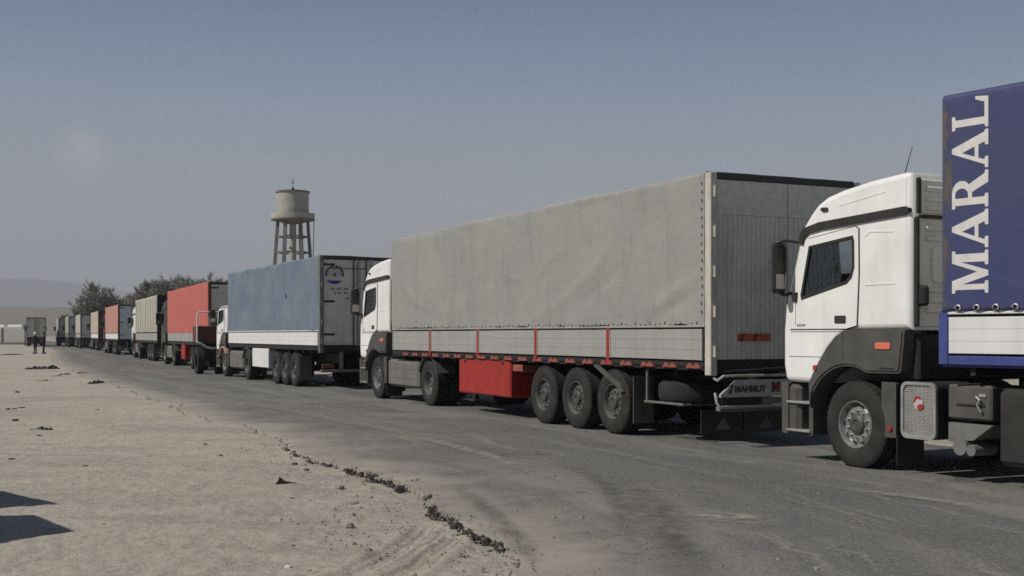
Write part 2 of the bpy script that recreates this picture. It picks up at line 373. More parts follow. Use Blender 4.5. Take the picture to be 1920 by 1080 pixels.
    crk = n.new('ShaderNodeMath'); crk.operation = 'MULTIPLY'; l.new(ramp(n, l, vo.outputs['Distance'], .012, .002, 0, .75), crk.inputs[0]); l.new(ramp(n, l, noise(n, l, tc, .23, 3), .50, .60), crk.inputs[1])
    base = mixc(n, l, crk.outputs[0], base, (.035, .034, .032))
    # drifted dirt along the broken left edge
    e1 = n.new('ShaderNodeMath'); e1.operation = 'MULTIPLY_ADD'; e1.inputs[1].default_value = 1.9; l.new(noise(n, l, tc, .9, 6, .65), e1.inputs[0])
    neg = n.new('ShaderNodeMath'); neg.operation = 'MULTIPLY'; neg.inputs[1].default_value = -.75; l.new(v, neg.inputs[0]); l.new(neg.outputs[0], e1.inputs[2])
    wide = ramp(n, l, v, 0, 4.5, .5, 0); wn_ = n.new('ShaderNodeMath'); wn_.operation = 'MULTIPLY'; l.new(wide, wn_.inputs[0]); l.new(ramp(n, l, noise(n, l, tc, .7, 6, .65), .35, .62), wn_.inputs[1])
    base = mixc(n, l, wn_.outputs[0], base, (.27, .245, .205))
    ed = ramp(n, l, e1.outputs[0], .15, 1.15, 0, .92)
    base = mixc(n, l, ed, base, (.34, .305, .25))
    l.new(base, b.inputs['Base Color']); b.inputs['Roughness'].default_value = .88; b.inputs['Specular IOR Level'].default_value = .25
    bp = n.new('ShaderNodeBump'); bp.inputs['Strength'].default_value = .45; bp.inputs['Distance'].default_value = .012
    l.new(noise(n, l, tc, 30, 6, .75), bp.inputs['Height']); l.new(bp.outputs[0], b.inputs['Normal'])
    me.materials.append(m)
    return tag(link('road', me), None, None, kind='structure')
def px_ground(px, py):
    Z = 1.65*2225/(py-627.); return ((px-960)*Z/2225., Z)
ROAD = build_road()
def dist_inside(x, y):
    """signed distance (m) right of the left road edge, and left of the right edge, at constant y"""
    o1 = np.argsort(EL[:, 1], kind='stable'); o2 = np.argsort(ER[:, 1], kind='stable')
    xl = np.interp(y, EL[o1, 1], EL[o1, 0]); xr = np.interp(y, ER[o2, 1], ER[o2, 0])
    return x-xl, xr-x
TRACKS = [[(-1.9, 6.5), (-1.35, 7.6), (-.98, 8.6), (-.80, 9.6), (-.72, 10.5)], [(-1.55, 6.5), (-1.02, 7.6), (-.70, 8.6), (-.56, 9.6), (-.52, 10.4)],
          [(-7.5, 12.5), (-4.5, 13.6), (-2.2, 16.0), (-2.2, 18)], [(-9, 20), (-6.5, 21.5), (-5, 24), (-6.2, 27)]]
def build_ground():
    aF = np.radians(np.linspace(-27.5, 27.5, 520)); aB = np.radians(np.linspace(27.5, 332.5, 60)[1:-1])
    ang = np.r_[aF, aB]
    r = [.4, 1.5, 3, 4.5]; k = 5.6
    while k < 9000:
        r.append(k); k *= 1.0042 if k < 24 else (1.012 if k < 110 else 1.08)
    r = np.array(r); A, RR = np.meshgrid(ang, r); X, Y = RR*np.sin(A), RR*np.cos(A)
    near = np.clip(1.2-RR/60, 0, 1)
    Z = (.035*fbm(X*.30, Y*.30, 4, 41)+.022*fbm(X*1.6, Y*1.6, 4, 45)+.014*fbm(X*7, Y*7, 3, 49))*near
    rz = fbm(X*2.6, Y*7.5, 3, 52); Z += .006*np.abs(rz)*near
    for trk in TRACKS:
        P = np.array(trk); tx = np.interp(np.linspace(0, len(P)-1, 80), range(len(P)), P[:, 0]); ty = np.interp(np.linspace(0, len(P)-1, 80), range(len(P)), P[:, 1])
        sel = (RR < 30)
        d = np.full(X.shape, 9.); ii = np.where(sel); xs, ys = X[ii], Y[ii]; dm = np.full(xs.shape, 9.)
        for a, b_ in zip(tx, ty): dm = np.minimum(dm, np.hypot(xs-a, ys-b_))
        d[ii] = dm
        Z += np.where(d < .26, -.016*np.exp(-(d/.11)**2)+.010*np.exp(-((d-.18)/.05)**2)+.006*np.cos(d*80)*np.exp(-(d/.12)**2), 0)
    dl, dr = dist_inside(X, Y)
    lip = np.interp(Y, [4, 9, 10, 14, 17.5, 20, 24], [.03, .045, .075, .085, .055, .03, .004])*(.55+.9*vnoise(Y*.7, Y*0, 61))
    edge = np.exp(-np.clip(-dl, 0, 50)/.9)
    Z = Z-lip*edge*(dl <= 0)-.02*(Y > 60)
    inside = (dl > -.02) & (dr > 0)
    Z = np.where(inside, np.minimum(Z*0-.11, -.11), Z)
    # far: gentle swell, falls a little so the far plain meets the hills
    Z = np.where(RR > 400, Z-.4, Z)
    n, mlen = len(ang), len(r)
    V = np.stack([X.ravel(), Y.ravel(), Z.ravel()], 1)
    idx = np.arange(mlen*n).reshape(mlen, n); a, b_ = idx[:-1], idx[1:]
    F = np.stack([a, b_, np.roll(b_, -1, 1), np.roll(a, -1, 1)], -1).reshape(-1, 4)
    me = bpy.data.meshes.new('ground'); me.vertices.add(len(V)); me.vertices.foreach_set('co', V.ravel())
    me.loops.add(F.size); me.loops.foreach_set('vertex_index', F.ravel().astype(np.int32))
    me.polygons.add(len(F)); me.polygons.foreach_set('loop_start', np.arange(0, F.size, 4, dtype=np.int32)); me.polygons.foreach_set('loop_total', np.full(len(F), 4, np.int32))
    me.update(); me.flip_normals(); me.shade_smooth()
    m, n, l, b = nodes_of('dusty_ground')
    tc = n.new('ShaderNodeTexCoord').outputs['Object']
    base = mixc(n, l, ramp(n, l, noise(n, l, tc, .35, 6, .6), .3, .7), (.385, .342, .275), (.455, .41, .338))
    base = mixc(n, l, ramp(n, l, noise(n, l, tc, .22, 6, .65, (.6, 1.5, 1)), .50, .64, 0, .6), base, (.27, .25, .22))
    base = mixc(n, l, ramp(n, l, noise(n, l, tc, 1.1, 6, .7, (.35, 1.6, 1)), .54, .66, 0, .55), base, (.25, .225, .19))
    base = mixc(n, l, ramp(n, l, noise(n, l, tc, 2.2, 6, .7, (.55, 1.3, 1)), .50, .72, 0, .65), base, (.27, .24, .195))
    base = mixc(n, l, ramp(n, l, noise(n, l, tc, 7, 5, .75), .55, .68, 0, .55), base, (.215, .195, .165))
    base = mixc(n, l, ramp(n, l, noise(n, l, tc, 5, 5, .7), .58, .7, 0, .5), base, (.47, .43, .36))
    base = mixc(n, l, ramp(n, l, noise(n, l, tc, 26, 4, .7), .58, .68, 0, .65), base, (.16, .148, .128))
    base = mixc(n, l, ramp(n, l, noise(n, l, tc, 60, 3, .6), .66, .74, 0, .55), base, (.46, .43, .37))
    sp_ = noise(n, l, tc, 13, 5, .8)
    base = mixc(n, l, ramp(n, l, sp_, .56, .66, 0, .55), base, (.20, .18, .15))
    base = mixc(n, l, ramp(n, l, sp_, .43, .34, 0, .4), base, (.50, .46, .39))
    base = mixc(n, l, ramp(n, l, noise(n, l, tc, .004, 5, .6), .4, .65, 0, .7), base, (.26, .245, .20))
    l.new(base, b.inputs['Base Color']); b.inputs['Roughness'].default_value = .95; b.inputs['Specular IOR Level'].default_value = .12
    bp = n.new('ShaderNodeBump'); bp.inputs['Strength'].default_value = .8; bp.inputs['Distance'].default_value = .04
    l.new(noise(n, l, tc, 11, 7, .72), bp.inputs['Height']); l.new(bp.outputs[0], b.inputs['Normal'])
    me.materials.append(m)
    return tag(link('ground', me), None, None, kind='structure')
build_ground()

def mark(pts, w, c, amt, seed, z=.012):
    P = np.array([px_ground(*p) for p in pts]); t_ = np.linspace(0, len(P)-1.001, 60); Q = crom(P, t_)
    T = np.gradient(Q, axis=0); T /= np.linalg.norm(T, axis=1)[:, None]; Nn = np.stack([-T[:, 1], T[:, 0]], 1)
    V, UVs = [], []
    for i in range(60):
        for j in range(5):
            f = j/4-.5; x, y = Q[i]+Nn[i]*f*w
            V.append((x, y, z+.010*float(fbm(np.array(x*.35), np.array(y*.35), 2, 31)))); UVs.append((i/59, j/4))
    F = [(i*5+j, i*5+j+1, (i+1)*5+j+1, (i+1)*5+j) for i in range(59) for j in range(4)]
    me = bpy.data.meshes.new('road_mark'); me.from_pydata(V, [], F); uv = me.uv_layers.new(name='UVMap'); li = np.empty(len(me.loops), int); me.loops.foreach_get('vertex_index', li)
    uv.data.foreach_set('uv', np.array(UVs)[li].ravel()); me.shade_smooth()
    m, n, l, b = nodes_of('road_mark_%d' % seed); tc = n.new('ShaderNodeTexCoord').outputs['Object']
    b.inputs['Base Color'].default_value = rgb(c); b.inputs['Roughness'].default_value = .9; b.inputs['Specular IOR Level'].default_value = .2
    sp = n.new('ShaderNodeSeparateXYZ'); l.new(n.new('ShaderNodeUVMap').outputs[0], sp.inputs[0])
    def tri(o):                                                     # 0 at both borders, 1 in the middle
        a = n.new('ShaderNodeMath'); a.operation = 'PINGPONG'; a.inputs[1].default_value = .5; l.new(o, a.inputs[0]); return ramp(n, l, a.outputs[0], 0, .38)
    k = n.new('ShaderNodeMath'); k.operation = 'MULTIPLY'; l.new(tri(sp.outputs[0]), k.inputs[0]); l.new(tri(sp.outputs[1]), k.inputs[1])
    k2 = n.new('ShaderNodeMath'); k2.operation = 'MULTIPLY'; l.new(k.outputs[0], k2.inputs[0]); l.new(ramp(n, l, noise(n, l, tc, 5, 6, .7), .38, .62, .1*amt, amt), k2.inputs[1]); l.new(k2.outputs[0], b.inputs['Alpha'])
    me.materials.append(m); o = link('tyre_mark' if c[0] < .12 else 'dust_streak', me, ROAD); return o
mark([(1120, 890), (1190, 925), (1245, 980), (1280, 1040), (1285, 1130)], .55, (.09, .087, .08), .5, 1)
mark([(1040, 860), (1110, 895), (1150, 930), (1175, 975), (1190, 1050)], .30, (.09, .087, .08), .45, 2)
mark([(620, 775), (760, 815), (880, 845), (960, 872), (1040, 900)], .34, (.33, .31, .26), .85, 3)
mark([(330, 735), (480, 760), (640, 790), (800, 818), (980, 850)], .5, (.31, .285, .24), .7, 4)
mark([(1280, 955), (1340, 968), (1400, 975), (1450, 990)], .7, (.34, .315, .265), .8, 5)
mark([(1500, 905), (1640, 925), (1790, 945), (1960, 985)], .30, (.33, .31, .27), .7, 6)
mark([(820, 800), (980, 820), (1150, 850), (1330, 890), (1420, 905)], .35, (.27, .255, .22), .6, 7)
mark([(850, 905), (900, 945), (960, 1000), (1010, 1070)], .28, (.09, .087, .08), .5, 8)

# ------------------------------------------------------------------ hills and mountains
def ridge(name, Y0, depth, prof, nx, ny, rough, c1, c2, seed):
    xs = np.linspace(prof[0][0], prof[-1][0], nx); hp = np.interp(xs, [p[0] for p in prof], [p[1] for p in prof])
    V, F = [], []
    for j in range(ny+1):
        t = j/ny; env = math.sin(min(1, t*1.15)*math.pi/2)**1.3 if t < .87 else math.cos((t-.87)/.13*math.pi/2)
        y = Y0+t*depth
        nz = fbm(xs/(depth*.25), xs*0+t*3.5, 5, seed)
        for i in range(nx): V.append((xs[i], y, -2+hp[i]*env*(1+rough*float(nz[i]))))
    F = [(j*nx+i, j*nx+i+1, (j+1)*nx+i+1, (j+1)*nx+i) for j in range(ny) for i in range(nx-1)]
    mb = MB(); mb.v, mb.f = V, F
    o = mb.build(name, mat(name+'_earth', c1, .95, var=.25, vs=.002, dust=.5, dcol=c2, spec=.1), None, ang=0, fix=False)
    o.data.shade_smooth(); return tag(o, None, None, kind='structure')
K = 5600/2225.
ridge('mountain', 4700, 1100, [(-7000, 330), (-4200, 330), (-2900, 300), (-2420, 272), (-2190, 250), (-2020, 215), (-1850, 200), (-1500, 165), (-900, 130), (200, 105), (2500, 120), (7000, 190)], 200, 24, .16, (.17, .155, .135), (.22, .2, .17), 71)
ridge('hill', 1150, 650, [(-2600, 44), (-1300, 44), (-700, 44), (-560, 43), (-480, 36), (-300, 22), (0, 12), (900, 14), (2200, 22)], 160, 20, .08, (.17, .15, .105), (.21, .185, .135), 75)

# ------------------------------------------------------------------ wheels (tyre + rim meshes are shared)
WR = .535
def tyre_mesh(w):
    h = w/2; p = [(.275, -h*.82), (.30, -h*.95), (.36, -h*1.02), (.42, -h*1.03), (.47, -h*.98), (.505, -h*.93), (.522, -h*.86)]
    tread = []
    for k, g in enumerate((-.5, -.18, .18, .5)):
        tread += [(WR, h*(g-.05)), (WR-.018, h*(g-.035)), (WR-.018, h*(g+.035)), (WR, h*(g+.05))]
    prof = p+[(WR-.004, -h*.8)]+tread+[(WR-.004, h*.8)]+[(a, -b) for a, b in p[::-1]]
    mb = MB().lathe(prof, 40)
    for i in range(40):                                             # shoulder lugs
        a = 2*math.pi*(i+.5)/40
        for s in (-1, 1):
            c0, s0 = math.cos(a), math.sin(a); t = .028
            q = []
            for (rr, xx) in ((WR+.004, h*.58*s), (WR+.001, h*.84*s), (.505, h*.955*s), (.50, h*.86*s)):
                for da in (-t/rr, t/rr): q.append((xx, rr*math.cos(a+da), rr*math.sin(a+da)))
            mb.add(q, [(0, 1, 3, 2), (2, 3, 5, 4), (0, 2, 4, 6), (1, 7, 5, 3)])
    return mb.mesh('tyre', RUBBER, 40)
def rim_mesh(w, style, m):
    h = w/2; mb = MB()
    if style == 'flush':                                            # disc near the outer face, tall hub
        prof = [(.30, -h*.86), (.293, -h*.98), (.285, -h*.98), (.272, -h*.80), (.262, -h*.45), (.245, -h*.40), (.215, -h*.62), (.13, -h*.66), (.11, -h*.60)]
        rb, xb, rh, xh = .168, -h*.66, .222, -h*.56
    else:                                                           # deep dish
        prof = [(.30, -h*.86), (.293, -h*.98), (.285, -h*.98), (.27, -h*.75), (.255, -h*.1), (.24, h*.02), (.20, -h*.06), (.14, -h*.08), (.11, h*.02)]
        rb, xb, rh, xh = .165, -h*.08, .215, -h*.03
    mb.lathe(prof, 36)
    for i in range(10):
        a = 2*math.pi*i/10; c, s_ = math.cos(a), math.sin(a)
        mb.cyl((xb+.01, rb*c, rb*s_), (xb-.035, rb*c, rb*s_), .017, n=6)
    mb.lathe([(.27, h*.8), (.262, -h*.4)], 24)
    return mb.mesh('rim', m, 40), rh, xh
TY = {'wide': tyre_mesh(.375), 'std': tyre_mesh(.305)}
RM = {'wide': rim_mesh(.375, 'flush', RIM), 'std': rim_mesh(.305, 'flush', CHROME), 'stdplain': rim_mesh(.305, 'flush', RIM), 'dish': rim_mesh(.305, 'dish', RIM)}
HOLES, HUBS = {}, {}
HUBM = mat('hub_metal', (.075, .073, .07), .5, .3, var=.3, vs=12, dust=.3, dcol=(.12, .11, .095))
for k, (me_, rh, xh) in RM.items():
    mb = MB()
    for i in range(10):
        a = 2*math.pi*(i+.5)/10; c, s_ = math.cos(a), math.sin(a)
        mb.cyl((xh+.004, rh*c, rh*s_), (xh-.009, rh*(c), rh*s_), .029, n=10)
    HOLES[k] = mb.mesh('hand_hole', BLACK, 40)
    hw = .1875 if k == 'wide' else .1525; dp = .55 if k == 'dish' else .92
    HUBS[k] = MB().lathe([(.128, -hw*(dp-.5)), (.122, -hw*(dp-.1)), (.105, -hw*dp), (.06, -hw*(dp+.02)), (.05, -hw*(dp-.06)), (0, -hw*(dp-.06))], 24).mesh('hub', HUBM, 40)
def wheel(parent, x, y, kind='wide', rim=None, steer=0., dual=False, spin=0.):
    rim = rim or kind
    rz = (0 if x < 0 else math.pi)+steer
    w = empty('wheel', (x, y, WR), rz, parent)
    ty = link('tyre', TY[kind], w); ry = link('rim', RM[rim][0], w); hh = link('hand_holes', HOLES[rim], w); link('hub', HUBS[rim], w)
    for o in (ry, hh): o.rotation_euler = (spin, 0, 0)
    if dual:
        t2 = link('tyre', TY[kind], w); t2.location = (.335, 0, 0)
    return w

# ------------------------------------------------------------------ tractor unit
SIL = [(-.97, 1.70), (.10, 1.70), (.42, 1.47), (.68, 1.12), (.72, 1.02), (1.22, 1.02), (1.30, 1.06), (1.34, 1.25), (1.34, 1.70), (1.30, 2.06),
       (1.02, 2.94), (.93, 3.06), (.80, 3.20), (.66, 3.32), (.48, 3.40), (.20, 3.455), (-.30, 3.515), (-.85, 3.55), (-.95, 3.535), (-.97, 3.50)]
WIN = [(.775, 2.775), (-.01, 2.85), (-.03, 2.80), (-.035, 2.48), (.01, 2.36), (.09, 2.295), (.55, 2.20), (.925, 2.12), (.935, 2.165)]
DOOR = [(.80, 2.885), (-.06, 2.975), (-.115, 2.94), (-.12, 2.4), (-.085, 1.76), (.10, 1.722), (1.17, 1.722), (1.19, 2.02), (1.07, 2.17)]
def make_tractor(label, long_tank=False, far=False, white=WHITE, antenna=False, steer_rim='std'):
    t = empty('truck_tractor'); tag(t, label, 'truck', 'tractor units of the queue of trucks')
    XR, rr = 1.245, .075
    # rounded shell swept over the side outline
    offs = [(rr*(1-math.sin(R(a))), XR-rr*(1-math.cos(R(a)))) for a in (0, 22.5, 45, 67.5, 90)]
    rings = []
    for d, x in offs: rings.append((inset(SIL, d) if d > 1e-6 else SIL, x))
    def strip(i0, i1):
        mb = MB(); idx = [i % len(SIL) for i in range(i0, i1+1)]; cs = [(-1, q) for q in rings]+[(1, q) for q in rings[::-1]]
        vs = [(s*x, P[i][0], P[i][1]) for s, (P, x) in cs for i in idx]; k = len(idx)
        return mb.add(vs, [(a*k+i, a*k+i+1, (a+1)*k+i+1, (a+1)*k+i) for a in range(len(cs)-1) for i in range(k-1)])
    shell = strip(10, 20); sh2 = strip(0, 9)
    shell.add(sh2.v, sh2.f)
    P0, x0 = rings[0]
    for s in (-1, 1):
        shell.plate([P0, inset(WIN, -.035)], s*x0, s*(x0-.03), YZ)
    cab = shell.build('cab_shell', white, t, 40)
    strip(9, 10).build('windscreen', GLASS, t, 40)
    for s in (-1, 1):
        mp = lambda u, v, w, s=s: (s*w, u, v)
        MB().plate([inset(DOOR, -.012), inset(WIN, -.03)], 1.243, 1.2495, mp).build('door_seal', BLACK, t)
        d = MB().plate([DOOR, inset(WIN, -.02)], 1.244, 1.262, mp).build('door', white, t)
        MB().plate([inset(WIN, -.0185), inset(WIN, .022)], 1.232, 1.268, mp).build('window_frame', BLACK, d)
        MB().plate([inset(WIN, .02)], 1.236, 1.242, mp).build('window_pane', GLASS, d)
        MB().plate([rrect(.10, .30, 1.79, 1.885, .015)], 1.262, 1.272, mp).build('door_handle', BLACK, d)
        if not far:
            MB().plate([rrect(1.05, 1.085, 1.80, 2.10, .015)], 1.26, 1.275, mp).build('grab_trim', CABGREY, t)
            for k, (u0, u1) in enumerate(((1.00, 1.03), (.955, .985), (.915, .94), (.865, .90))):
                MB().plate([[(u0, 1.755), (u1, 1.755), (u1, 1.785), (u0, 1.785)]], 1.262, 1.2645, mp).build('badge_mark', FRAMEGREY, t)
            MB().plate([rrect(-.72, -.22, 2.245, 2.262, .007)], 1.243, 1.2505, mp).build('pressed_rib', white, t)
            MB().plate([[(-.70, 2.875), (-.30, 2.905), (-.21, 2.85), (-.215, 2.835), (-.305, 2.888), (-.70, 2.86)]], 1.243, 1.2505, mp).build('pressed_rib', white, t)
            MB().plate([[(.25, 3.27), (-.55, 3.36), (-.56, 3.345), (.24, 3.255)]], 1.243, 1.2495, mp).build('pressed_rib', white, t)
            MB().plate([[(1.17, 1.69), (.17, 1.69), (.20, 1.68), (1.17, 1.68)]], 1.243, 1.2465, mp).build('panel_seam', FRAMEGREY, t)
            MB().plate([[(1.2, 1.365), (.53, 1.365), (.54, 1.355), (1.2, 1.355)]], 1.243, 1.2465, mp).build('panel_seam', FRAMEGREY, t)
        # dark band under the roof
        band = [(1.00, 2.84), (.955, 2.98), (.87, 3.035), (.60, 3.085), (-.90, 3.145), (-.955, 3.12), (-.955, 3.075), (-.90, 3.045), (-.55, 3.03), (.55, 2.985), (.80, 2.955), (.885, 2.90), (.915, 2.82)]
        MB().plate([band], 1.20, 1.272, mp).build('roof_band', BLACK, t)
        lm = MB().box(-.05, .05, -.03, .03, -.03, .03, .012); lm.v = [(s*(1.25+p[0]*.5), .50+p[1]*2.0+p[2]*.3, 3.24+p[2]*.8) for p in lm.v]
        lm.build('roof_lamp', BLACK, t)
        # fender
        arch = [(.06+.76*math.cos(R(a)), .50+.76*math.sin(R(a))) for a in range(28, 122, 8)]
        fen = [(.75, .70), (.79, 1.02), (.72, 1.13), (.60, 1.30), (.44, 1.49), (.28, 1.63), (.10, 1.705), (-.05, 1.712), (-.86, 1.712), (-.90, 1.70), (-.84, 1.22), (-.80, 1.19), (-.36, 1.185)]+arch[::-1]
        fd = MB().plate([fen], 1.0, 1.268, mp); fd.plate([inset(fen, .03)], 1.266, 1.284, mp); fo = fd.build('fender', PLASTIC, t)
        MB().plate([rrect(-.69, -.44, 1.475, 1.555, .03)], 1.283, 1.296, mp).build('side_marker', ORANGELENS, fo)
        MB().cyl((s*1.26, .645, 1.22), (s*1.295, .645, 1.22), .038, n=12).build('indicator', REDLENS, fo)
        MB().plate([[(.14, 1.69), (.13, 1.69), (.13, 1.30), (.14, 1.30)]], 1.283, 1.2855, mp).build('panel_seam', BLACK, fo)
        MB().plate([rrect(-.74, -.50, 1.235, 1.255, .006)], 1.283, 1.288, mp).build('panel_seam', BLACK, fo)
        # steps and bumper corner
        st = MB()
        for a in (rrect(1.23, 1.36, .34, 1.02, .03),): st.plate([a], .92, 1.24, mp)
        st.plate([rrect(.76, .84, .34, 1.0, .02)], .95, 1.22, mp); st.plate([[(.8, .36), (1.25, .36), (1.25, .95), (.8, .95)]], .90, .93, mp)
        so = st.build('step_box', DARKSTEEL if far else PLASTIC, t)
        for z in (.37, .74): MB().box(min(s*.95, s*1.25), max(s*.95, s*1.25), .80, 1.27, z, z+.035, .008).build('step', BAREMETAL, so)
        # mirror
        ar = MB()
        ar.tube([(s*1.22, 1.06, 2.86), (s*1.34, 1.16, 2.89), (s*1.44, 1.22, 2.86), (s*1.46, 1.22, 2.80)], .017, 8)
        ar.tube([(s*1.22, 1.17, 2.20), (s*1.34, 1.2, 2.17), (s*1.44, 1.22, 2.22)], .024, 8)
        ar.tube([(s*1.36, 1.14, 2.88), (s*1.37, 1.17, 2.18)], .012, 6)
        ar.cyl((s*1.25, 1.06, 2.20), (s*1.25, 1.06, 2.08), .06, .05, 8)
        ao = ar.build('mirror_arm', BLACK, t)
        mm = MB().box(-.135, .135, -.06, .06, 2.19, 2.86, .04); mm.v = [(s*(1.425+p[0]*.95)-s*p[1]*0, 1.205+p[1]-p[0]*.25, p[2]) for p in mm.v]
        mo = mm.build('mirror_housing', BLACK, ao)
        for z0, z1, mt in ((2.47, 2.80, GLASS), (2.25, 2.44, BAREMETAL)):
            gl = MB().box(-.11, .11, -.067, -.062, z0, z1); gl.v = [(s*(1.425+p[0]*.95), 1.205+p[1]-p[0]*.25, p[2]) for p in gl.v]
            gl.build('mirror_glass', BLACK if mt is GLASS else BAREMETAL, mo)
        # skirt post behind the front wheel
        MB().plate([rrect(-.69, -.45, .42, 1.08, .02)], 1.12, 1.20, mp).build('skirt_panel', PLASTIC, t)
        MB().cyl((s*1.19, -.60, .53), (s*1.22, -.60, .53), .035, n=12).build('reflector', REDLENS, t)
        MB().box(min(s*.80, s*1.22), max(s*.80, s*1.22), -.735, -.72, .10, .46).build('mudflap', BLACK, t)
        # rear wheels
        wheel(t, s*1.06, -3.6, 'std', 'dish', dual=False)
        wheel(t, s*1.06, 0, 'std', steer_rim, spin=.3*s)
        wg = MB(); a0 = [(-3.6+.62*math.cos(R(a)), .56+.62*math.sin(R(a))) for a in range(20, 161, 10)]; a1 = [(-3.6+.585*math.cos(R(a)), .56+.585*math.sin(R(a))) for a in range(160, 19, -10)]
        wg.plate([a0+a1], .78, 1.24, mp).build('rear_fender', PLASTIC, t)
        # inner dual tyre carcass
        it = link('tyre', TY['std'], t); it.location = (s*.73, -3.6, WR)
    # rear wall with pressed ribs
    rw = MB()
    for (u0, u1, v0, v1) in ((-1.13, 1.13, 1.74, 3.00),): rw.box(u0, u1, -.985, -.96, v0, v1, .01)
    ro = rw.build('rear_wall', CABGREY, t)
    MB().box(-1.1, 1.1, -.988, -.96, 3.06, 3.46, .01).build('rear_wall', CABGREY, t)
    if not far:
        for s in (-1, 1):
            for z0, z1 in ((2.86, 2.93), (2.74, 2.80), (2.14, 2.20), (2.02, 2.08), (1.90, 1.96), (3.32, 3.38), (3.20, 3.26), (3.10, 3.15)):
                MB().box(min(s*.55, s*1.03), max(s*.55, s*1.03), -1.012, -.98, z0, z1, .012).build('rib', CABGREY, ro)
            rp = MB().plate([rrect(min(s*.42, s*.95), max(s*.42, s*.95), 2.26, 2.68, .07)], -1.02, -.98, XZ); rp.build('pressed_panel', CABGREY, ro)
            MB().box(min(s*1.14, s*1.20), max(s*1.14, s*1.20), -1.02, -.96, 1.74, 3.02, .015).build('corner_trim', BLACK, ro)
            MB().box(min(s*1.05, s*1.17), max(s*1.05, s*1.17), -1.09, -.98, 1.98, 2.22, .03).build('latch', BLACK, ro)
        MB().box(-1.13, 1.13, -1.01, -.96, 3.005, 3.05, .012).build('trim_bar', BLACK, ro)
        for s in (-1, 1): MB().box(min(s*1.10, s*1.16), max(s*1.10, s*1.16), -1.0, -.96, 3.06, 3.48, .012).build('trim_bar', BLACK, ro)
    # interior
    MB().box(-1.12, 1.12, -.9, 1.0, 1.72, 1.76).build('cab_floor', SEATDARK, t)
    MB().box(-1.1, 1.1, .78, 1.12, 1.76, 2.14, .08).build('dashboard', SEATDARK, t)
    MB().box(-1.12, 1.12, -.92, -.86, 1.76, 2.95).build('bunk_wall', SEATDARK, t)
    MB().box(-1.12, 1.12, -.86, .62, 2.93, 2.97).build('roof_lining', SEATDARK, t)
    for s in (-1, 1):
        st = MB().box(s*.62-.25, s*.62+.25, -.1, .42, 1.85, 2.02, .05); st.box(s*.62-.24, s*.62+.24, -.24, -.10, 2.0, 2.62, .05); so = st.build('seat', SEATDARK, t)
        MB().box(s*.62-.15, s*.62+.15, -.09, .02, 2.34, 2.60, .04).build('headrest', SEATRED, so)
    if not long_tank: MB().plate([[(-.56, 2.28), (-.34, 2.30), (-.35, 2.47), (-.55, 2.46)]], .985, .992, XZ).build('pennant', mat('pennant_red', (.5, .03, .02), .8), t)
    sw = MB(); sw.tube([(-.62+.21*math.cos(R(a)), .62+.08*math.sin(R(a)), 2.2+.2*math.sin(R(a))) for a in range(0, 361, 20)], .016, 6); sw.build('steering_wheel', BLACK, t)
    # chassis
    ch = MB()
    for s in (-1, 1): ch.box(s*.43-.04, s*.43+.04, -4.5, 1.0, .75, 1.03, .01)
    for y in (-4.4, -2.9, -2.0, -1.1, .5): ch.box(-.39, .39, y-.06, y+.06, .78, 1.0)
    for y in (0, -3.6): ch.cyl((-.95, y, WR), (.95, y, WR), .07, n=10)
    ch.box(-.45, .45, .4, 1.25, .45, .8, .05); ch.box(-.35, .35, -3.95, -3.25, .38, .72, .12); ch.box(-.3, .3, -.9, .5, .5, 1.2, .08)
    ch.box(-1.1, 1.1, -.95, -.1, 1.10, 1.66, .03)
    ch.box(-.40, .40, -3.9, -2.95, 1.031, 1.12, .03)
    ch.build('chassis', DARKSTEEL, t)
    MB().box(-1.22, 1.22, 1.05, 1.33, .33, 1.0, .06).build('bumper', PLASTIC, t)
    if long_tank:
        for s in (-1, 1):
            tk = MB().box(min(s*.62, s*1.19), max(s*.62, s*1.19), -2.85, -.75, .36, 1.03, .06).build('fuel_tank', FRAMEGREY if s > 0 else mat('tank_skirt', (.125, .125, .12), .5, .2, var=.12, dust=.3), t)
            for z in (.58, .80): MB().box(min(s*1.187, s*1.197), max(s*1.187, s*1.197), -2.78, -.82, z, z+.018).build('tank_rib', FRAMEGREY, tk)
            MB().box(min(s*.7, s*1.195), max(s*.7, s*1.195), -.70, -.60, .20, .36, .02).build('tank_bracket', DARKSTEEL, t)
    else:
        # ribbed fuel-tank end plate with emblem, then battery box and air tanks
        tk = MB().plate([rrect(-1.34, -.80, .44, 1.10, .09, 5)], -1.20, -.66, YZ).build('fuel_tank', DARKSTEEL, t)
        rg = MB().plate([rrect(-1.34, -.80, .44, 1.10, .09, 5), rrect(-1.305, -.835, .475, 1.065, .07, 5)], -1.235, -1.20, YZ).build('tank_rim', BAREMETAL, tk)
        MB().plate([rrect(-1.31, -.83, .47, 1.07, .07, 5)], -1.212, -1.202, YZ).build('tread_plate', mat('tread_plate_metal', (.33, .33, .315), .45, .5, var=.15, vs=6, dust=.3), tk)
        rib = MB()
        for i in range(22):
            z = .50+i*.0255
            for k in range(7):
                y = -1.285+k*.063+(.018 if i % 2 else 0); rib.box(-1.2185, -1.2115, y, y+.045, z, z+.009)
        rib.build('tread_rib', mat('tread_rib_metal', (.40, .40, .385), .4, .5, var=.15, vs=6, dust=.25), tk)
        em = MB().plate([[(-1.06+.075*math.cos(R(a)), .86+.085*math.sin(R(a))) for a in range(0, 360, 15)]], -1.2225, -1.2195, YZ).build('emblem', PLATE, tk)
        sw1 = [(-1.06+.072*math.cos(R(a)), .86+.082*math.sin(R(a))) for a in range(-10, 150, 12)]+[(-1.06+.03*math.cos(R(a)), .875+.035*math.sin(R(a))) for a in range(150, 20, -15)]
        MB().plate([sw1], -1.2255, -1.223, YZ).build('emblem_swirl', REDLENS, em)
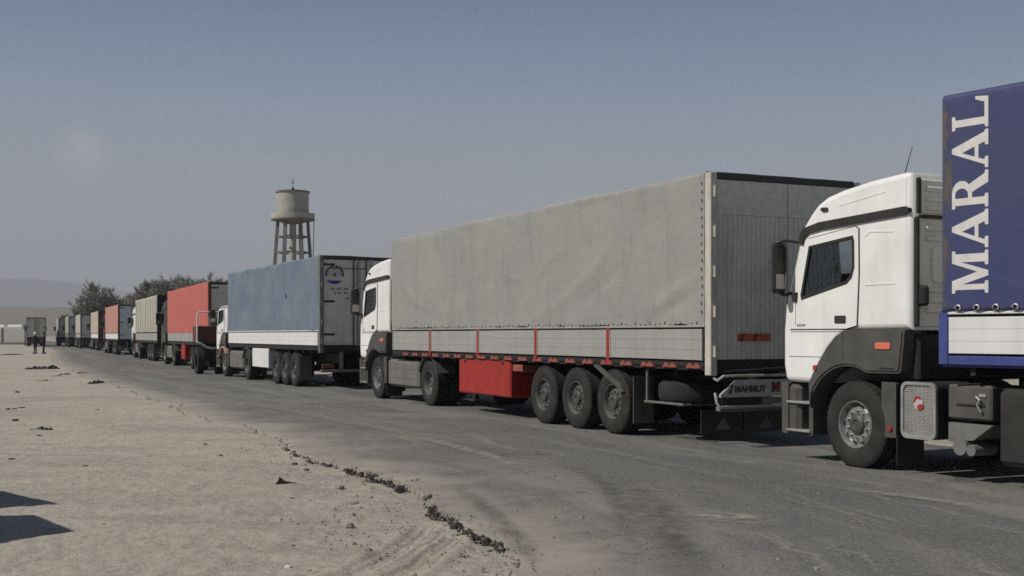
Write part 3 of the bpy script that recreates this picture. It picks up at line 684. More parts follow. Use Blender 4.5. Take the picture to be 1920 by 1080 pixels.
        MB().plate([[(-1.10+.05*math.cos(R(a)), .815+.035*math.sin(R(a)-.3)) for a in range(0, 360, 20)]], -1.2285, -1.226, YZ).build('emblem_swirl', REDLENS, em)
        tk2 = MB().box(.66, 1.2, -1.9, -.8, .44, 1.08, .07).build('fuel_tank', FRAMEGREY, t)
        bb = MB().box(-1.16, -.66, -2.06, -1.44, .70, 1.09, .025).build('battery_box', PLASTIC, t)
        MB().box(-1.175, -1.158, -2.0, -1.9, .96, 1.0, .006).build('latch', BAREMETAL, bb); MB().box(-1.178, -1.158, -1.98, -1.58, .86, .885, .006).build('latch', BLACK, bb)
        MB().tube([(-1.19, -1.95, .80), (-1.21, -1.91, .88), (-1.20, -1.94, .93), (-1.19, -1.88, .97)], .013, 6).build('hose_coupling', BAREMETAL, bb)
        MB().plate([[(-1.44, .66), (-2.06, .66), (-1.80, .48), (-1.44, .44)]], -1.14, -.7, YZ).build('bracket_plate', FRAMEGREY, t)
        MB().box(-1.17, -.68, -2.95, -2.14, .24, 1.07, .06).build('shade_box', BLACK, t)  # black box added to stand for the deep shade under the trailer
        ml = MB().cyl((-1.16, -1.62, .40), (-.82, -1.62, .40), .10, n=14).cyl((-1.16, -1.78, .37), (-.82, -1.78, .37), .065, n=12)
        ml.build('air_tank', FRAMEGREY, t)
    hs = MB()
    for k in range(3):
        y0 = -1.15-k*.03; hs.tube([(-.35+.25*k, -1.0, 1.55), (-.35+.25*k, y0-.15, 1.30), (-.3+.25*k, -1.75, 1.22), (-.2+.2*k, -2.0, 1.45)], .016, 6)
    hs.build('air_hose', BLACK, t)
    if antenna: MB().tube([(-1.0, -.60, 3.50), (-1.03, -.68, 3.62), (-1.10, -.85, 3.86)], [.008, .007, .004], 6).build('antenna', BLACK, t)
    return t

# ------------------------------------------------------------------ semi-trailer
def serif_word_blue(parent):
    """M A R A L in slab serifs, reading upwards on the left side of the tarpaulin"""
    M = [(0, 0), (.30, 0), (.30, .07), (.22, .09), (.22, .72), (.44, 0), (.56, 0), (.80, .76), (.80, .09), (.72, .07), (.72, 0), (1.08, 0), (1.08, .07), (1.0, .09), (1.0, .91), (1.08, .93), (1.08, 1), (.78, 1), (.54, .28), (.31, 1), (0, 1), (0, .93), (.09, .91), (.09, .09), (0, .07)]
    A = [(0, 0), (.27, 0), (.27, .07), (.19, .09), (.255, .27), (.60, .27), (.665, .09), (.58, .07), (.58, 0), (.96, 0), (.96, .07), (.90, .09), (.56, 1), (.44, 1), (.085, .09), (0, .07)]
    Ah = [(.285, .36), (.57, .36), (.43, .74)]
    bowl = [(.40+.30*math.cos(R(a)), .735+.265*math.sin(R(a))) for a in range(84, -85, -14)]
    Rr = [(0, 0), (.33, 0), (.33, .07), (.25, .09), (.25, .45), (.40, .45), (.62, .0), (.92, 0), (.92, .07), (.84, .09), (.60, .52)]+bowl[::-1][1:]+[(.40, 1), (0, 1), (0, .93), (.08, .91), (.08, .09), (0, .07)]
    Rh = [(.25, .545), (.36, .545)]+[(.36+.16*math.cos(R(a)), .735+.19*math.sin(R(a))) for a in range(-80, 81, 16)]+[(.36, .925), (.25, .925)]
    Lh = [(0, 0), (.76, 0), (.80, .34), (.73, .34), (.64, .09), (.25, .09), (.25, .91), (.35, .93), (.35, 1), (0, 1), (0, .93), (.08, .91), (.08, .09), (0, .07)]
    return M, A, Ah, Rr, Rh, Lh
def make_trailer(label, corner, th, L=13.6, H=4.0, W=2.5, floor=1.25, btop=1.75, tbot=1.79, tarp=None, board=None, post=None, rail=None, rear=None,
                 axles=(2.8, 4.1, 5.4), posts=4, detail=1, doors='bars', fold=0., rearpost=CREAM, sag=1., bed=DARKSTEEL, toolbox=None, flat=0.):
    t = empty('semi_trailer', rz=R(th)); h = W/2
    c, s_ = math.cos(R(th)), math.sin(R(th)); t.location = (corner[0]+h*c, corner[1]+h*s_, 0)
    tag(t, label, 'trailer', 'semi-trailers of the queue of trucks')
    seed = int(abs(corner[0]*13+corner[1]*7)) % 97
    # ---- tarpaulin: left side, roof, right side in one cloth
    nb = 8; y0, y1 = .16, L-.04
    side_n, roof_n = (34, 14) if detail else (10, 6)
    cr = []
    for k in range(side_n+1): cr.append((-h, tbot+(H-.06-tbot)*k/side_n, -1, 0))
    for k in range(1, 5): a = R(90*k/5); cr.append((-h+.06*(1-math.cos(a)), H-.06+.06*math.sin(a), -math.cos(a), math.sin(a)))
    for k in range(roof_n+1): cr.append((-h+.06+(W-.12)*k/roof_n, H, 0, 1))
    for k in range(4, 0, -1): a = R(90*k/5); cr.append((h-.06*(1-math.cos(a)), H-.06+.06*math.sin(a), math.cos(a), math.sin(a)))
    for k in range(side_n+1): cr.append((h, H-.06-(H-.06-tbot)*k/side_n, 1, 0))
    ny = int(L/(.075 if detail else .35)); ys = np.linspace(y0, y1, ny+1); ca = np.array(cr)
    YY, KK = np.meshgrid(ys, np.arange(len(cr))); XX, ZZ, NX, NZ = ca[KK, 0], ca[KK, 1], ca[KK, 2], ca[KK, 3]
    S = XX*.0+np.where(NX == 0, XX*.7+H, ZZ*np.sign(NX+1e-9))
    ph = (YY/(L/nb)) % 1; bow = np.exp(-(np.minimum(ph, 1-ph)/.045)**2)
    edge = np.clip((ZZ-tbot)/.25, 0, 1)
    disp = .013*bow*edge+.016*sag*fbm(YY*.55, S*.8, 3, seed)*edge+.006*sag*fbm(YY*2.2, S*2.4, 3, seed+3)
    disp += .010*(vnoise(YY*3.4, YY*0+seed, 5)-.5)*np.clip(1-(ZZ-tbot)/.35, 0, 1)*(NX != 0)
    disp -= np.where(NX == 0, .028*(1-np.abs(2*ph-1))**1*1.0+.0, 0)
    disp += np.where(ZZ > H-.07, .024*fbm(YY*.8, S*0, 3, seed+8)+.010*bow, 0)
    if fold:
        left = (NX < 0)
        for (a0, z0, a1, z1, wd, am) in ((5.0, 2.05, 3.0, 2.95, .10, .020), (4.4, 2.0, 2.3, 2.8, .09, -.016), (1.8, 1.95, .25, 2.55, .09, .022), (1.5, 1.88, .25, 2.3, .06, -.012), (9.6, 2.2, 7.2, 2.6, .14, .012), (5.9, 2.6, 4.6, 3.2, .08, .014), (3.6, 2.5, 2.6, 3.4, .10, .010), (11.5, 2.2, 12.9, 2.9, .10, .014), (11.0, 2.0, 12.6, 2.4, .09, -.010), (7.4, 2.9, 5.8, 2.6, .06, .012), (6.4, 1.9, 5.6, 2.6, .08, .012)):
            dx, dz = a1-a0, z1-z0; q = np.clip(((YY-a0)*dx+(ZZ-z0)*dz)/(dx*dx+dz*dz), 0, 1)
            dd = np.hypot(YY-a0-q*dx, ZZ-z0-q*dz); disp += left*fold*am*np.exp(-(dd/wd)**2)*np.sin(np.pi*np.clip(q, .08, .92))
    if flat: disp *= np.clip((L-flat-YY)/.6, 0, 1)
    V = np.stack([XX+NX*disp, YY, ZZ+NZ*disp], -1); 
    low = (np.arange(len(cr)) == 0)[:, None] | (np.arange(len(cr)) == len(cr)-1)[:, None]
    V[..., 2] += np.where(low, .026*(vnoise(YY*2.6, YY*0, seed+2)-.5)*2, 0)
    mb = MB(); w = ny+1; mb.v = [tuple(p) for p in V.reshape(-1, 3)]
    mb.f = [(j*w+i, j*w+i+1, (j+1)*w+i+1, (j+1)*w+i) for j in range(len(cr)-1) for i in range(ny)]
    tp = mb.build('tarpaulin', tarp, t, 60, fix=True)
    MB().box(-h+.04, h-.04, L-.11, L-.055, floor, H-.03, .01).build('front_wall', WHITEBOARD if detail else FRAMEGREY, t)
    # ---- bed
    bd = MB().box(-h+.03, h-.03, .05, L-.02, floor-.13, floor-.005); bd.build('deck', bed, t)
    ch = MB()
    for s in (-1, 1):
        ch.box(s*.5-.06, s*.5+.06, .3, L-3.6, .78, floor-.13, .01); ch.box(s*.5-.06, s*.5+.06, L-3.6, L-.2, floor-.25, floor-.13, .01)
    for k in range(int(L/.8)): ch.box(-1.18, 1.18, .4+k*.8, .46+k*.8, floor-.22, floor-.131)
    for y in axles:
        ch.cyl((-1.0, y, WR), (1.0, y, WR), .065, n=10)
        for s in (-1, 1): ch.box(s*.5-.05, s*.5+.05, y-.45, y+.2, .55, .68, .03); ch.cyl((s*.5, y-.4, .68), (s*.5, y-.4, .86), .13, n=10)
    ch.build('chassis', DARKSTEEL, t)
    # ---- drop-side boards and posts
    py = [L*(.217+.1975*k) for k in range(4)] if posts == 4 else [L*(k+1)/(posts+1) for k in range(posts)]
    ed = [.17]+py+[L-.03]; pw = .045
    for s in (-1, 1):
        mp = lambda u, v, w, s=s: (s*w, u, v)
        for a, b in zip(ed[:-1], ed[1:]):
            bo = MB()
            u0, u1 = a+pw+.004, b-pw-.004
            n = 3 if detail else 1; zz = [floor+.02+(btop-floor-.045)*k/n for k in range(n+1)]
            if detail:
                for k in range(n): bo.box(min(s*(h-.035), s*(h-.004)), max(s*(h-.035), s*(h-.004)), u0, u1, zz[k]+.0008, zz[k+1]-.0008, .0025)
                for u in (u0, u1): bo.box(min(s*(h-.04), s*(h+.006)), max(s*(h-.04), s*(h+.006)), u-.012+(.014 if u == u0 else -.014), u+.012+(.014 if u == u0 else -.014), floor+.015, btop-.02)
            else: bo.box(min(s*(h-.035), s*(h-.004)), max(s*(h-.035), s*(h-.004)), u0, u1, floor+.02, btop-.03, .006)
            bo.build('side_board', board, t)
        if post:
            for y in py: MB().box(min(s*(h-.05), s*(h+.012)), max(s*(h-.05), s*(h+.012)), y-pw, y+pw, floor-.10, btop, .008).build('post', post, t)
        if detail:
            MB().box(min(s*(h-.03), s*(h+.006)), max(s*(h-.03), s*(h+.006)), .17, L-.03, btop+.003, btop+.035, .006).build('top_rail', board, t)
    if rail:
        hk = MB().plate([[(-.19, -.005), (-.12, .065), (-.05, .065), (-.03, .035), (.03, .035), (.05, .065), (.12, .065), (.19, -.005)]], -.018, .018, YZ).mesh('hook', rail)
        for s in (-1, 1):
            MB().box(min(s*(h-.06), s*(h-.012)), max(s*(h-.06), s*(h-.012)), .2, L-.05, floor-.085, floor-.03, .006).build('tie_rail', DARKSTEEL, t)
            if detail and s < 0:
                for k in range(int((L-.7)/.64)):
                    o = link('hook', hk, t); o.location = (s*(h-.008), .45+k*.64, floor-.095)
    # ---- rear end
    for s in (-1, 1):
        MB().box(min(s*(h-.115), s*(h+.008)), max(s*(h-.115), s*(h+.008)), .0, .15, floor-.20 if detail else floor-.12, H-.02, .012).build('corner_post', rearpost, t)
        if detail:
            for z in np.linspace(floor+.15, H-.3, 5): MB().cyl((s*(h-.055), -.022, z-.08), (s*(h-.055), -.022, z+.08), .022, n=8).build('hinge', rearpost, t)
    MB().box(-h+.118, h-.118, .0, .12, H-.12, H-.022, .01).build('header_rail', BLACK, t)
    MB().box(-h+.118, h-.118, .0, .14, floor-.16, floor+.03, .01).build('sill', DARKSTEEL, t)
    for s in (-1, 1):
        x0, x1 = (-h+.12, -.008) if s < 0 else (.008, h-.12)
        d = MB()
        if doors == 'ribbed':
            zt = H-.63; nr = 15; pw_ = (x1-x0)/nr; pr = []
            for k in range(nr):
                a = x0+k*pw_; pr += [(a, .020), (a+pw_*.30, .020), (a+pw_*.42, .006), (a+pw_*.88, .006)]
            pr += [(x1, .020), (x1, .075), (x0, .075)]
            d.plate([pr], floor+.035, zt, lambda u, v, w: (u, v, w)); do = d.build('rear_door', rear, t, 20)
            MB().plate([[(x0, zt+.004), (x1, zt+.004), (x1, H-.125), (x0, H-.125)]], .012, .07, XZ).build('header_panel', CLOTHGREY, t)
        else:
            d.box(x0, x1, .015, .075, floor+.035, H-.125, .008); do = d.build('rear_door', rear, t)
            for k, xx in enumerate((x0+(.82 if s < 0 else .16)*(x1-x0), x0+(.94 if s < 0 else .30)*(x1-x0))):
                MB().cyl((xx, -.012, floor-.02), (xx, -.012, H-.10), .019, n=8).build('lock_rod', FRAMEGREY if k else DARKSTEEL, do)
            for z in (floor+.35, (floor+H)/2-.02, H-.27):
                xa = x0 if s < 0 else x1-.33
                MB().box(xa, xa+.33, -.008, .016, z-.03, z+.03, .008).build('strap_hinge', DARKSTEEL, do)
    bp = MB().box(-1.2, 1.2, .06, .16, .52, .60, .015)
    for x in (-.55, .55): bp.box(x-.05, x+.05, .08, .18, .60, floor-.16, .01)
    bp.build('bumper_bar', FRAMEGREY, t)
    for s in (-1, 1):
        MB().box(s*.98-.19, s*.98+.19, .01, .075, .64, .77, .015).build('tail_lamp', DARKRED, t)
    # ---- running gear
    for k, y in enumerate(axles):
        for s in (-1, 1): wheel(t, s*(h-.205), y, 'wide', spin=.35*k+s)
    for s in (-1, 1):
        MB().box(s*(h-.2)-.19, s*(h-.2)+.19, axles[0]-.70, axles[0]-.68, .22, .98).build('mudflap', PLASTIC, t)
        if s > 0: MB().box(1.14, 1.17, axles[-1]+.7, L-4.2, .38, 1.08, .01).build('light_block_guard', FRAMEGREY, t)  # solid panel added on the hidden side to block light under the bed
        lg = MB().box(s*.85-.07, s*.85+.07, L-4.05, L-3.91, .42, floor-.13, .015); lg.box(s*.85-.05, s*.85+.05, L-4.03, L-3.93, .22, .42); lg.box(s*.85-.13, s*.85+.13, L-4.12, L-3.84, .18, .22, .01)
        lg.build('landing_leg', DARKSTEEL, t)
    if toolbox:
        a0, a1, m = toolbox
        tb = MB().box(-h+.04, -h+.62, a0, a1, .40, floor-.09, .02).build('toolbox', m, t)
        for yy in (a0+.35, a1-.35): MB().box(-h+.022, -h+.033, yy-.05, yy+.05, floor-.20, floor-.14, .006).build('latch', DARKSTEEL, tb)
        MB().box(-h+.031, -h+.042, a0+.03, a1-.03, .43, floor-.12, .004).build('toolbox_lid', m, tb)
    return t
def tractor_for(src, trailer_corner, th, L, W=2.5, fwd=None, label=None, steer_ahead=1.45, th2=None):
    """put a tractor so that its steer axle lies steer_ahead m in front of the trailer's front wall"""
    th2 = th if th2 is None else th2
    o = src
    c, s_ = math.cos(R(th)), math.sin(R(th)); ax = (-s_, c)
    cx, cy = trailer_corner[0]+W/2*c, trailer_corner[1]+W/2*s_
    o.location = (cx+ax[0]*(L+steer_ahead), cy+ax[1]*(L+steer_ahead), 0); o.rotation_euler = (0, 0, R(th2))
    if label: o['label'] = label
    return o

# A: navy trailer at the right edge and its white tractor
THA = 36.0
crA_front = (4.745, 13.18)
LA = 13.6
crA = (crA_front[0]+math.sin(R(THA))*LA, crA_front[1]-math.cos(R(THA))*LA)
trA = make_trailer('navy blue tarpaulin trailer with big white MARAL lettering at the right edge', crA, THA, LA, H=4.30, floor=1.42, btop=1.865, tbot=1.89,
                   tarp=TARP_NAVY, board=WHITEBOARD, post=None, rail=None, rear=DOORGREY, bed=BLUEPAINT, rearpost=BLUEPAINT, sag=.6, fold=0, flat=1.3)
for s in (-1, 1):
    MB().box(min(s*1.16, s*1.262), max(s*1.16, s*1.262), LA-.115, LA+.005, 1.315, 1.90, .01).build('front_post', BLUEPAINT, trA)
    MB().box(min(s*1.19, s*1.262), max(s*1.19, s*1.262), .1, LA-.12, 1.315, 1.415, .008).build('side_rail', BLUEPAINT, trA)
ring = MB(); ring.tube([(0, .032*math.cos(R(a)), .032*math.sin(R(a))) for a in range(0, 361, 20)], .010, 8, cap=False); ring_me = ring.mesh('eyelet', BAREMETAL)
for k in range(14):
    o = link('eyelet', ring_me, trA); o.location = (-1.264, LA-.24-k*.225, 1.935)
rp = MB(); rp.tube([(-1.272, LA-.05-k*.1125, 1.935+(.0 if k % 2 else -.03)) for k in range(28)], .008, 6); rp.build('lacing_rope', DARKSTEEL, trA)
M_, A_, Ah_, R_, Rh_, L_ = serif_word_blue(trA)
lett = [([M_], 1.08), ([A_, Ah_], .96), ([R_, Rh_], .92), ([A_, Ah_], .96), ([L_], .80)]
zc = 2.10; sc_v = (4.22-2.10)/(1.08+.96+.92+.96+.80+4*.075); capw = .43
for lp, wd in lett:
    me_ = MB().plate([[(q[1], q[0]) for q in inset(loop, -.008 if k_ == 0 else .008)] for k_, loop in enumerate(lp)], 0, .0015, lambda u, v, w: (-w, u*capw, v*sc_v)).mesh('letter', LETTER, 0)
    o = link('letter', me_, trA); o.location = (-1.2515, LA-.595, zc); zc += (wd+.075)*sc_v
tA = make_tractor('white high-roof tractor unit in front of the navy blue trailer', antenna=True)
tA.location = (4.2+1.25*math.cos(R(26)), 14.65+1.25*math.sin(R(26)), 0); tA.rotation_euler = (0, 0, R(26))

m_, n_, l_, b_ = nodes_of('worn_stain'); tc_ = n_.new('ShaderNodeTexCoord').outputs['Object']
b_.inputs['Base Color'].default_value = (.16, .135, .09, 1); b_.inputs['Roughness'].default_value = .8
l_.new(ramp(n_, l_, noise(n_, l_, tc_, 5, 6, .7, (1, 1.5, .5)), .42, .66, 0, .8), b_.inputs['Alpha'])
MB().grid(lambda u, v: (-1.2525, LA-.165+u*.12, 1.95+v*2.25), 2, 20).build('worn_edge', m_, trA, 0)
# B: the large grey trailer
crB, THB, LB = (2.87, 17.12), 25.5, 13.6
trB = make_trailer('weathered grey tarpaulin trailer with red posts and red toolbox', crB, THB, LB, H=4.02, W=2.78, tarp=TARP_GREY, board=ALU, post=RED, rail=REDRAIL,
                   rear=DOORGREY, axles=(2.85, 4.12, 5.38), doors='ribbed', fold=1.0, toolbox=(6.82, 9.40, RED))
KIDS = set(trB.children)
MB().box(-1.22, -.72, 6.35, 6.78, .92, 1.06, .02).build('toolbox_bracket', REDRAIL, trB)
# rear furniture of B
MB().box(-.80, -.22, -.004, .018, 1.55, 1.66, .004).build('hazard_plate', mat('hazard_red', (.42, .075, .04), .5, var=.15), trB)
for k in range(2): MB().plate([[(-.78+k*.235, 1.552), (-.735+k*.235, 1.552), (-.68+k*.235, 1.658), (-.725+k*.235, 1.658)]], -.008, -.0045, XZ).build('hazard_stripe', mat('hazard_dark', (.12, .02, .015), .6), trB)
MB().plate([[(-1.18, .74), (-1.18, .78), (-.90, .99), (1.18, .99), (1.18, .74)]], -.10, -.06, XZ).build('bumper_plate', PLATE, trB)
MB().tube([(-1.22, .02, 1.02), (-1.20, -.04, .98), (-1.12, -.08, 1.045), (-.9, -.09, 1.05), (1.2, -.09, 1.05)], .022, 8).build('bumper_tube', BAREMETAL, trB)
MB().tube([(-1.22, -.02, .80), (-1.23, -.08, .66), (-1.20, -.10, .60), (1.2, -.10, .60)], .024, 8).build('bumper_tube', BAREMETAL, trB)
MB().box(-1.15, -.45, -.085, -.03, .625, .735, .01).build('lamp_cluster', DARKSTEEL, trB)
MB().box(-.43, .25, -.09, -.06, .625, .733, .006).build('licence_plate', FRAMEGREY, trB)
MB().box(.28, .62, -.085, -.03, .625, .735, .01).build('lamp_cluster', DARKSTEEL, trB)
w1 = link('lettering', text_mesh('MAHMUT', .115, INK, .007), trB); w1.rotation_euler = (R(90), 0, 0); w1.location = (-.66, -.1035, .85); w1.scale = (1.12, 1.1, 1)
w2 = link('lettering', text_mesh('M', .19, INK, .014), trB); w2.rotation_euler = (R(90), 0, 0); w2.location = (-.20, -.1035, .87)
w3 = link('lettering', text_mesh('v', .17, REDLENS, .014), trB); w3.rotation_euler = (R(90), 0, 0); w3.location = (-.20, -.1075, .895)
MB().plate([[(-1.05, .79), (-.99, .79), (-.955, .92), (-1.0, .92), (-1.01, .86)]], -.1035, -.1005, XZ).build('plate_emblem', INK, trB)
lb = MB().box(-1.05, 1.05, .0, .05, 1.10, 1.13, .005); lb.tube([(-1.0, -.02, 1.12), (-.3, -.03, 1.15), (.2, -.03, 1.17), (.75, -.03, 1.19)], .012, 6); lb.build('latch_bar', FRAMEGREY, trB)
MB().box(-.05, .30, -.02, .03, .78+.27, 1.045+.05, .01).build('bracket_plate', FRAMEGREY, trB)
for x in (-.62, .18):
    fl = MB().box(x-.45, x+.30, .55, .57, .16, .52).build('rear_mudflap', BLACK, trB)
    MB().plate([[(x-.20, .22), (x+.08, .22), (x-.06, .40)]], .544, .549, XZ).build('flap_triangle', FRAMEGREY, fl)  # grey triangle on each flap
sp = MB().lathe([(.275, -.13), (.36, -.165), (.46, -.16), (.515, -.13), (.535, -.08), (.535, .08), (.515, .13), (.46, .16), (.36, .165), (.275, .13)], 36, 'z')
so = sp.build('spare_tyre', RUBBER, trB); so.location = (-.66, 1.38, .76)
cg = MB(); cg.tube([(-1.18, .85, .585), (-1.18, 1.95, .585)], .02, 6); cg.tube([(-1.18, 1.0, .57), (.6, 1.0, .57)], .02, 6); cg.tube([(-1.18, 1.8, .57), (.6, 1.8, .57)], .02, 6); cg.box(-1.2, -1.16, 1.85, 1.89, .57, 1.1)
cg.build('spare_carrier', FRAMEGREY, trB)
MB().plate([[(3.42, 1.12), (3.30, 1.15), (2.55, .86), (2.42, .72), (2.50, .70), (2.62, .78)]], -1.30, -1.27, YZ).build('wheel_arm', PLASTIC, trB)
# lashing buckles along the cloth hem
bk = MB().box(-.008, .008, -.016, .016, -.015, .015, .005).mesh('buckle', BAREMETAL); bk2 = MB().box(-.008, .008, -.008, .008, -.022, .022, .004).mesh('cloth_tie', FRAMEGREY)
for k in range(92):
    o = link('buckle', bk if k % 3 else bk2, trB); o.location = (-1.291, .35+k*.143, 1.818+.010*math.sin(k*2.3)); o.rotation_euler = (.5*math.sin(k*1.3), 0, 0)
for k in range(16):
    o = link('cloth_tie', bk2, trB); o.location = (-1.294, .215+.012*math.sin(k*1.7), 1.98+k*.125)
bpy.context.view_layer.update()
for o in trB.children:
    if o not in KIDS: o.location.x -= .11
tB = make_tractor('white tractor unit with big black mirror in front of the weathered grey trailer', long_tank=True, steer_rim='std')
tractor_for(tB, crB, THB, LB, 2.62, steer_ahead=1.35)

# C: faded blue trailer
crC, THC, LC = (-5.68, 35.1), 26.2, 12.0
trC = make_trailer('faded blue tarpaulin trailer with white boards and round emblem on its door', crC, THC, LC, H=4.0, floor=1.30, btop=1.74, tbot=1.76, tarp=TARP_SKY, board=WHITEBOARD,
                   post=None, posts=0, rear=DOORPALE, axles=(2.85, 3.95, 5.05), rearpost=FRAMEGREY, sag=1.4, fold=0, toolbox=None)
MB().box(-1.24, -.78, 6.0, 8.2, .50, 1.16, .02).build('toolbox', WHITEBOARD, trC)
MB().box(-1.1, 1.1, -.012, .012, 1.335, 1.40, .006).build('door_sill_strip', CREAM, trC)
def emblem(par):
    cx, cz, r0, r1 = -.80, 3.42, .235, .285
    for a0, a1 in ((-8, 45), (52, 85), (95, 128), (135, 188)):
        q = [(cx+r1*math.cos(R(a)), cz+r1*math.sin(R(a))) for a in np.linspace(a0, a1, 8)]+[(cx+r0*math.cos(R(a)), cz+r0*math.sin(R(a))) for a in np.linspace(a1, a0, 8)]
        MB().plate([q], -.004, .0145, XZ).build('emblem_ring', INK, par)
    MB().plate([[(cx+.21*math.cos(R(a)), cz+.17*math.sin(R(a))) for a in range(-10, 191, 12)]], -.001, .0145, XZ).build('emblem_field', mat('emblem_pale', (.42, .42, .43), .6), par)
    MB().plate([[(cx-.24, cz-.17), (cx+.24, cz-.17), (cx+.12, cz-.25), (cx, cz-.28), (cx-.12, cz-.25)]], -.004, .0145, XZ).build('emblem_base', BLUEINK, par)
    MB().plate([[(cx-.05, cz+.05), (cx+.05, cz+.05), (cx+.03, cz-.03), (cx-.03, cz-.03)]], -.005, -.001, XZ).build('emblem_mark', INK, par)
    for k, (x, z, w) in enumerate(((-.90, 2.98, .10), (-.74, 2.98, .16), (-.5, 2.98, .12), (-.82, 2.86, .08), (-.70, 2.86, .10), (-.52, 2.86, .14), (-.46, 2.70, .12), (-.3, 2.70, .08))):
        MB().plate([[(x, z), (x+w, z), (x+w, z+.06), (x, z+.06)]], .010, .0145, XZ).build('faded_mark', mat('faded_blue_print', (.22, .235, .26), .7), par)
    MB().box(-1.0, .15, -.002, .0145, 3.60, 3.635).build('door_seam', FRAMEGREY, par)
emblem(trC)
MB().plate([[(3.75, 2.95), (3.62, 2.95), (3.64, 2.86), (3.69, 2.80)]], -1.272, -1.262, YZ).build('patch', BLUEINK, trC)
def squash(t):
    f = lambda y, z: (-.1+(y+.1)*.5 if (y < -.1 and z > 1.08) else y, z if z <= 1.7 else (1.7+(z-1.7)*.80 if z < 2.95 else 2.70+(z-2.95)*.12))
    for o in t.children_recursive:
        if o.type == 'MESH' and o.name.split('.')[0] not in ('tyre', 'rim', 'hand_holes', 'chassis', 'fuel_tank', 'tank_rib', 'rear_fender', 'air_hose'):
            o.data = o.data.copy()
            for v in o.data.vertices: v.co.y, v.co.z = f(v.co.y, v.co.z)
    return t
tC = tractor_for(squash(copy_tree(tB)), crC, THC, LC, label='low white tractor unit with reddish front fender ahead of the faded blue trailer', steer_ahead=.75)
fo = MB(); a0 = [(.66*math.cos(R(a)), WR+.66*math.sin(R(a))) for a in range(25, 150, 8)]; a1 = [(.60*math.cos(R(a)), WR+.60*math.sin(R(a))) for a in range(145, 24, -8)]
fo.plate([a0+a1], -1.31, -.95, YZ).build('wheel_cover', mat('reddish_cover', (.42, .24, .20), .7, var=.35, vs=5), tC)

# D: red trailer and the rest of the queue, nearest first
crD, THD = (-13.35, 52.2), 23.5
trD = make_trailer('bright red tarpaulin trailer beside the small hoop cart', crD, THD, 13.6, H=3.98, floor=1.28, btop=1.78, tbot=1.72, tarp=TARP_RED, board=ALU, post=None, rear=DOORPALE, detail=0, rearpost=DARKRED, toolbox=(7.4, 8.6, RED), axles=(2.7, 3.9, 5.1))
DARKCAB = mat('dark_cab_paint', (.035, .036, .04), .45, var=.2, dust=.25, dcol=(.12, .11, .10))
def repaint(t, m):
    for o in t.children_recursive:
        if o.type == 'MESH' and o.data.materials and o.data.materials[0] in (WHITE, CABGREY):
            o.material_slots[0].link = 'OBJECT'; o.material_slots[0].material = m
    return t
tD = tractor_for(repaint(copy_tree(tB), DARKCAB), crD, THD, 13.6, label='dark tractor unit between the red trailer and the beige ribbed trailer')
queue = [
 ('beige ribbed tarpaulin trailer standing just ahead of the red trailer', (-21.1, 70.6), 23.0, 4.0, TARP_BEIGE, ALU, DARKSTEEL, DARKSTEEL, 'white tractor unit pulling the beige ribbed trailer'),
 ('washed-out red trailer with white boards and pale rear doors', (-31.0, 93.4), 23.0, 4.0, TARP_PINK, WHITEBOARD, mat('door_white', (.56, .57, .58), .6, var=.06, dust=.15), DARKSTEEL, 'dark tractor unit ahead of the washed-out red trailer'),
 ('tan tarpaulin trailer with dark red rear frame far down the queue', (-41.5, 119), 22.5, 4.0, TARP_TAN, WHITEBOARD, DARKRED, DARKRED, 'dark tractor unit ahead of the tan trailer'),
 ('pale grey-beige trailer with dark rear, next beyond the tan trailer', (-50.0, 137.5), 22.5, 4.0, TARP_BEIGE, ALU, DOORGREY, DARKSTEEL, 'dark tractor unit ahead of the pale grey-beige far trailer'),
 ('drab grey trailer far off, second beyond the tan trailer', (-57.0, 152.5), 22.3, 4.0, TARP_OLIVE, FRAMEGREY, DOORGREY, FRAMEGREY, 'dark tractor unit ahead of the drab grey far trailer'),
 ('small far beige trailer, the farthest in the straight line of trucks', (-64.6, 169), 22.2, 4.0, TARP_TAN, ALU, DOORPALE, FRAMEGREY, 'dark tractor unit of the farthest truck in the straight line'),
 ('grey trailer seen square from behind, left of the queue near two men', (-66.9, 163.5), 22.2, 4.0, TARP_OLIVE, FRAMEGREY, mat('door_drab', (.55, .52, .46), .7, var=.1, vs=1, dust=.2), FRAMEGREY, 'dark tractor unit ahead of the square grey trailer left of the queue'),
]
for lab, cr, th, H, tp, bo, rr, rp_, tl in queue:
    make_trailer(lab, cr, th, 13.2, H=H, tarp=tp, board=bo, post=None, rear=rr, detail=0, rearpost=rp_, axles=(2.7, 3.9, 5.1))
    tractor_for(copy_tree(tB) if tl.startswith('white') else repaint(copy_tree(tB), DARKCAB), cr, th, 13.2, label=tl)
# ribs on the beige trailer E
trE = [o for o in bpy.data.objects if o.parent is None and o.get('label', '').startswith('beige ribbed')][0]
for k in range(9):
    MB().box(-1.275, -1.245, .6+k*1.5, .72+k*1.5, 1.82, 3.9, .01).build('cloth_rib', mat('rib_beige', (.30, .28, .23), .7), trE)

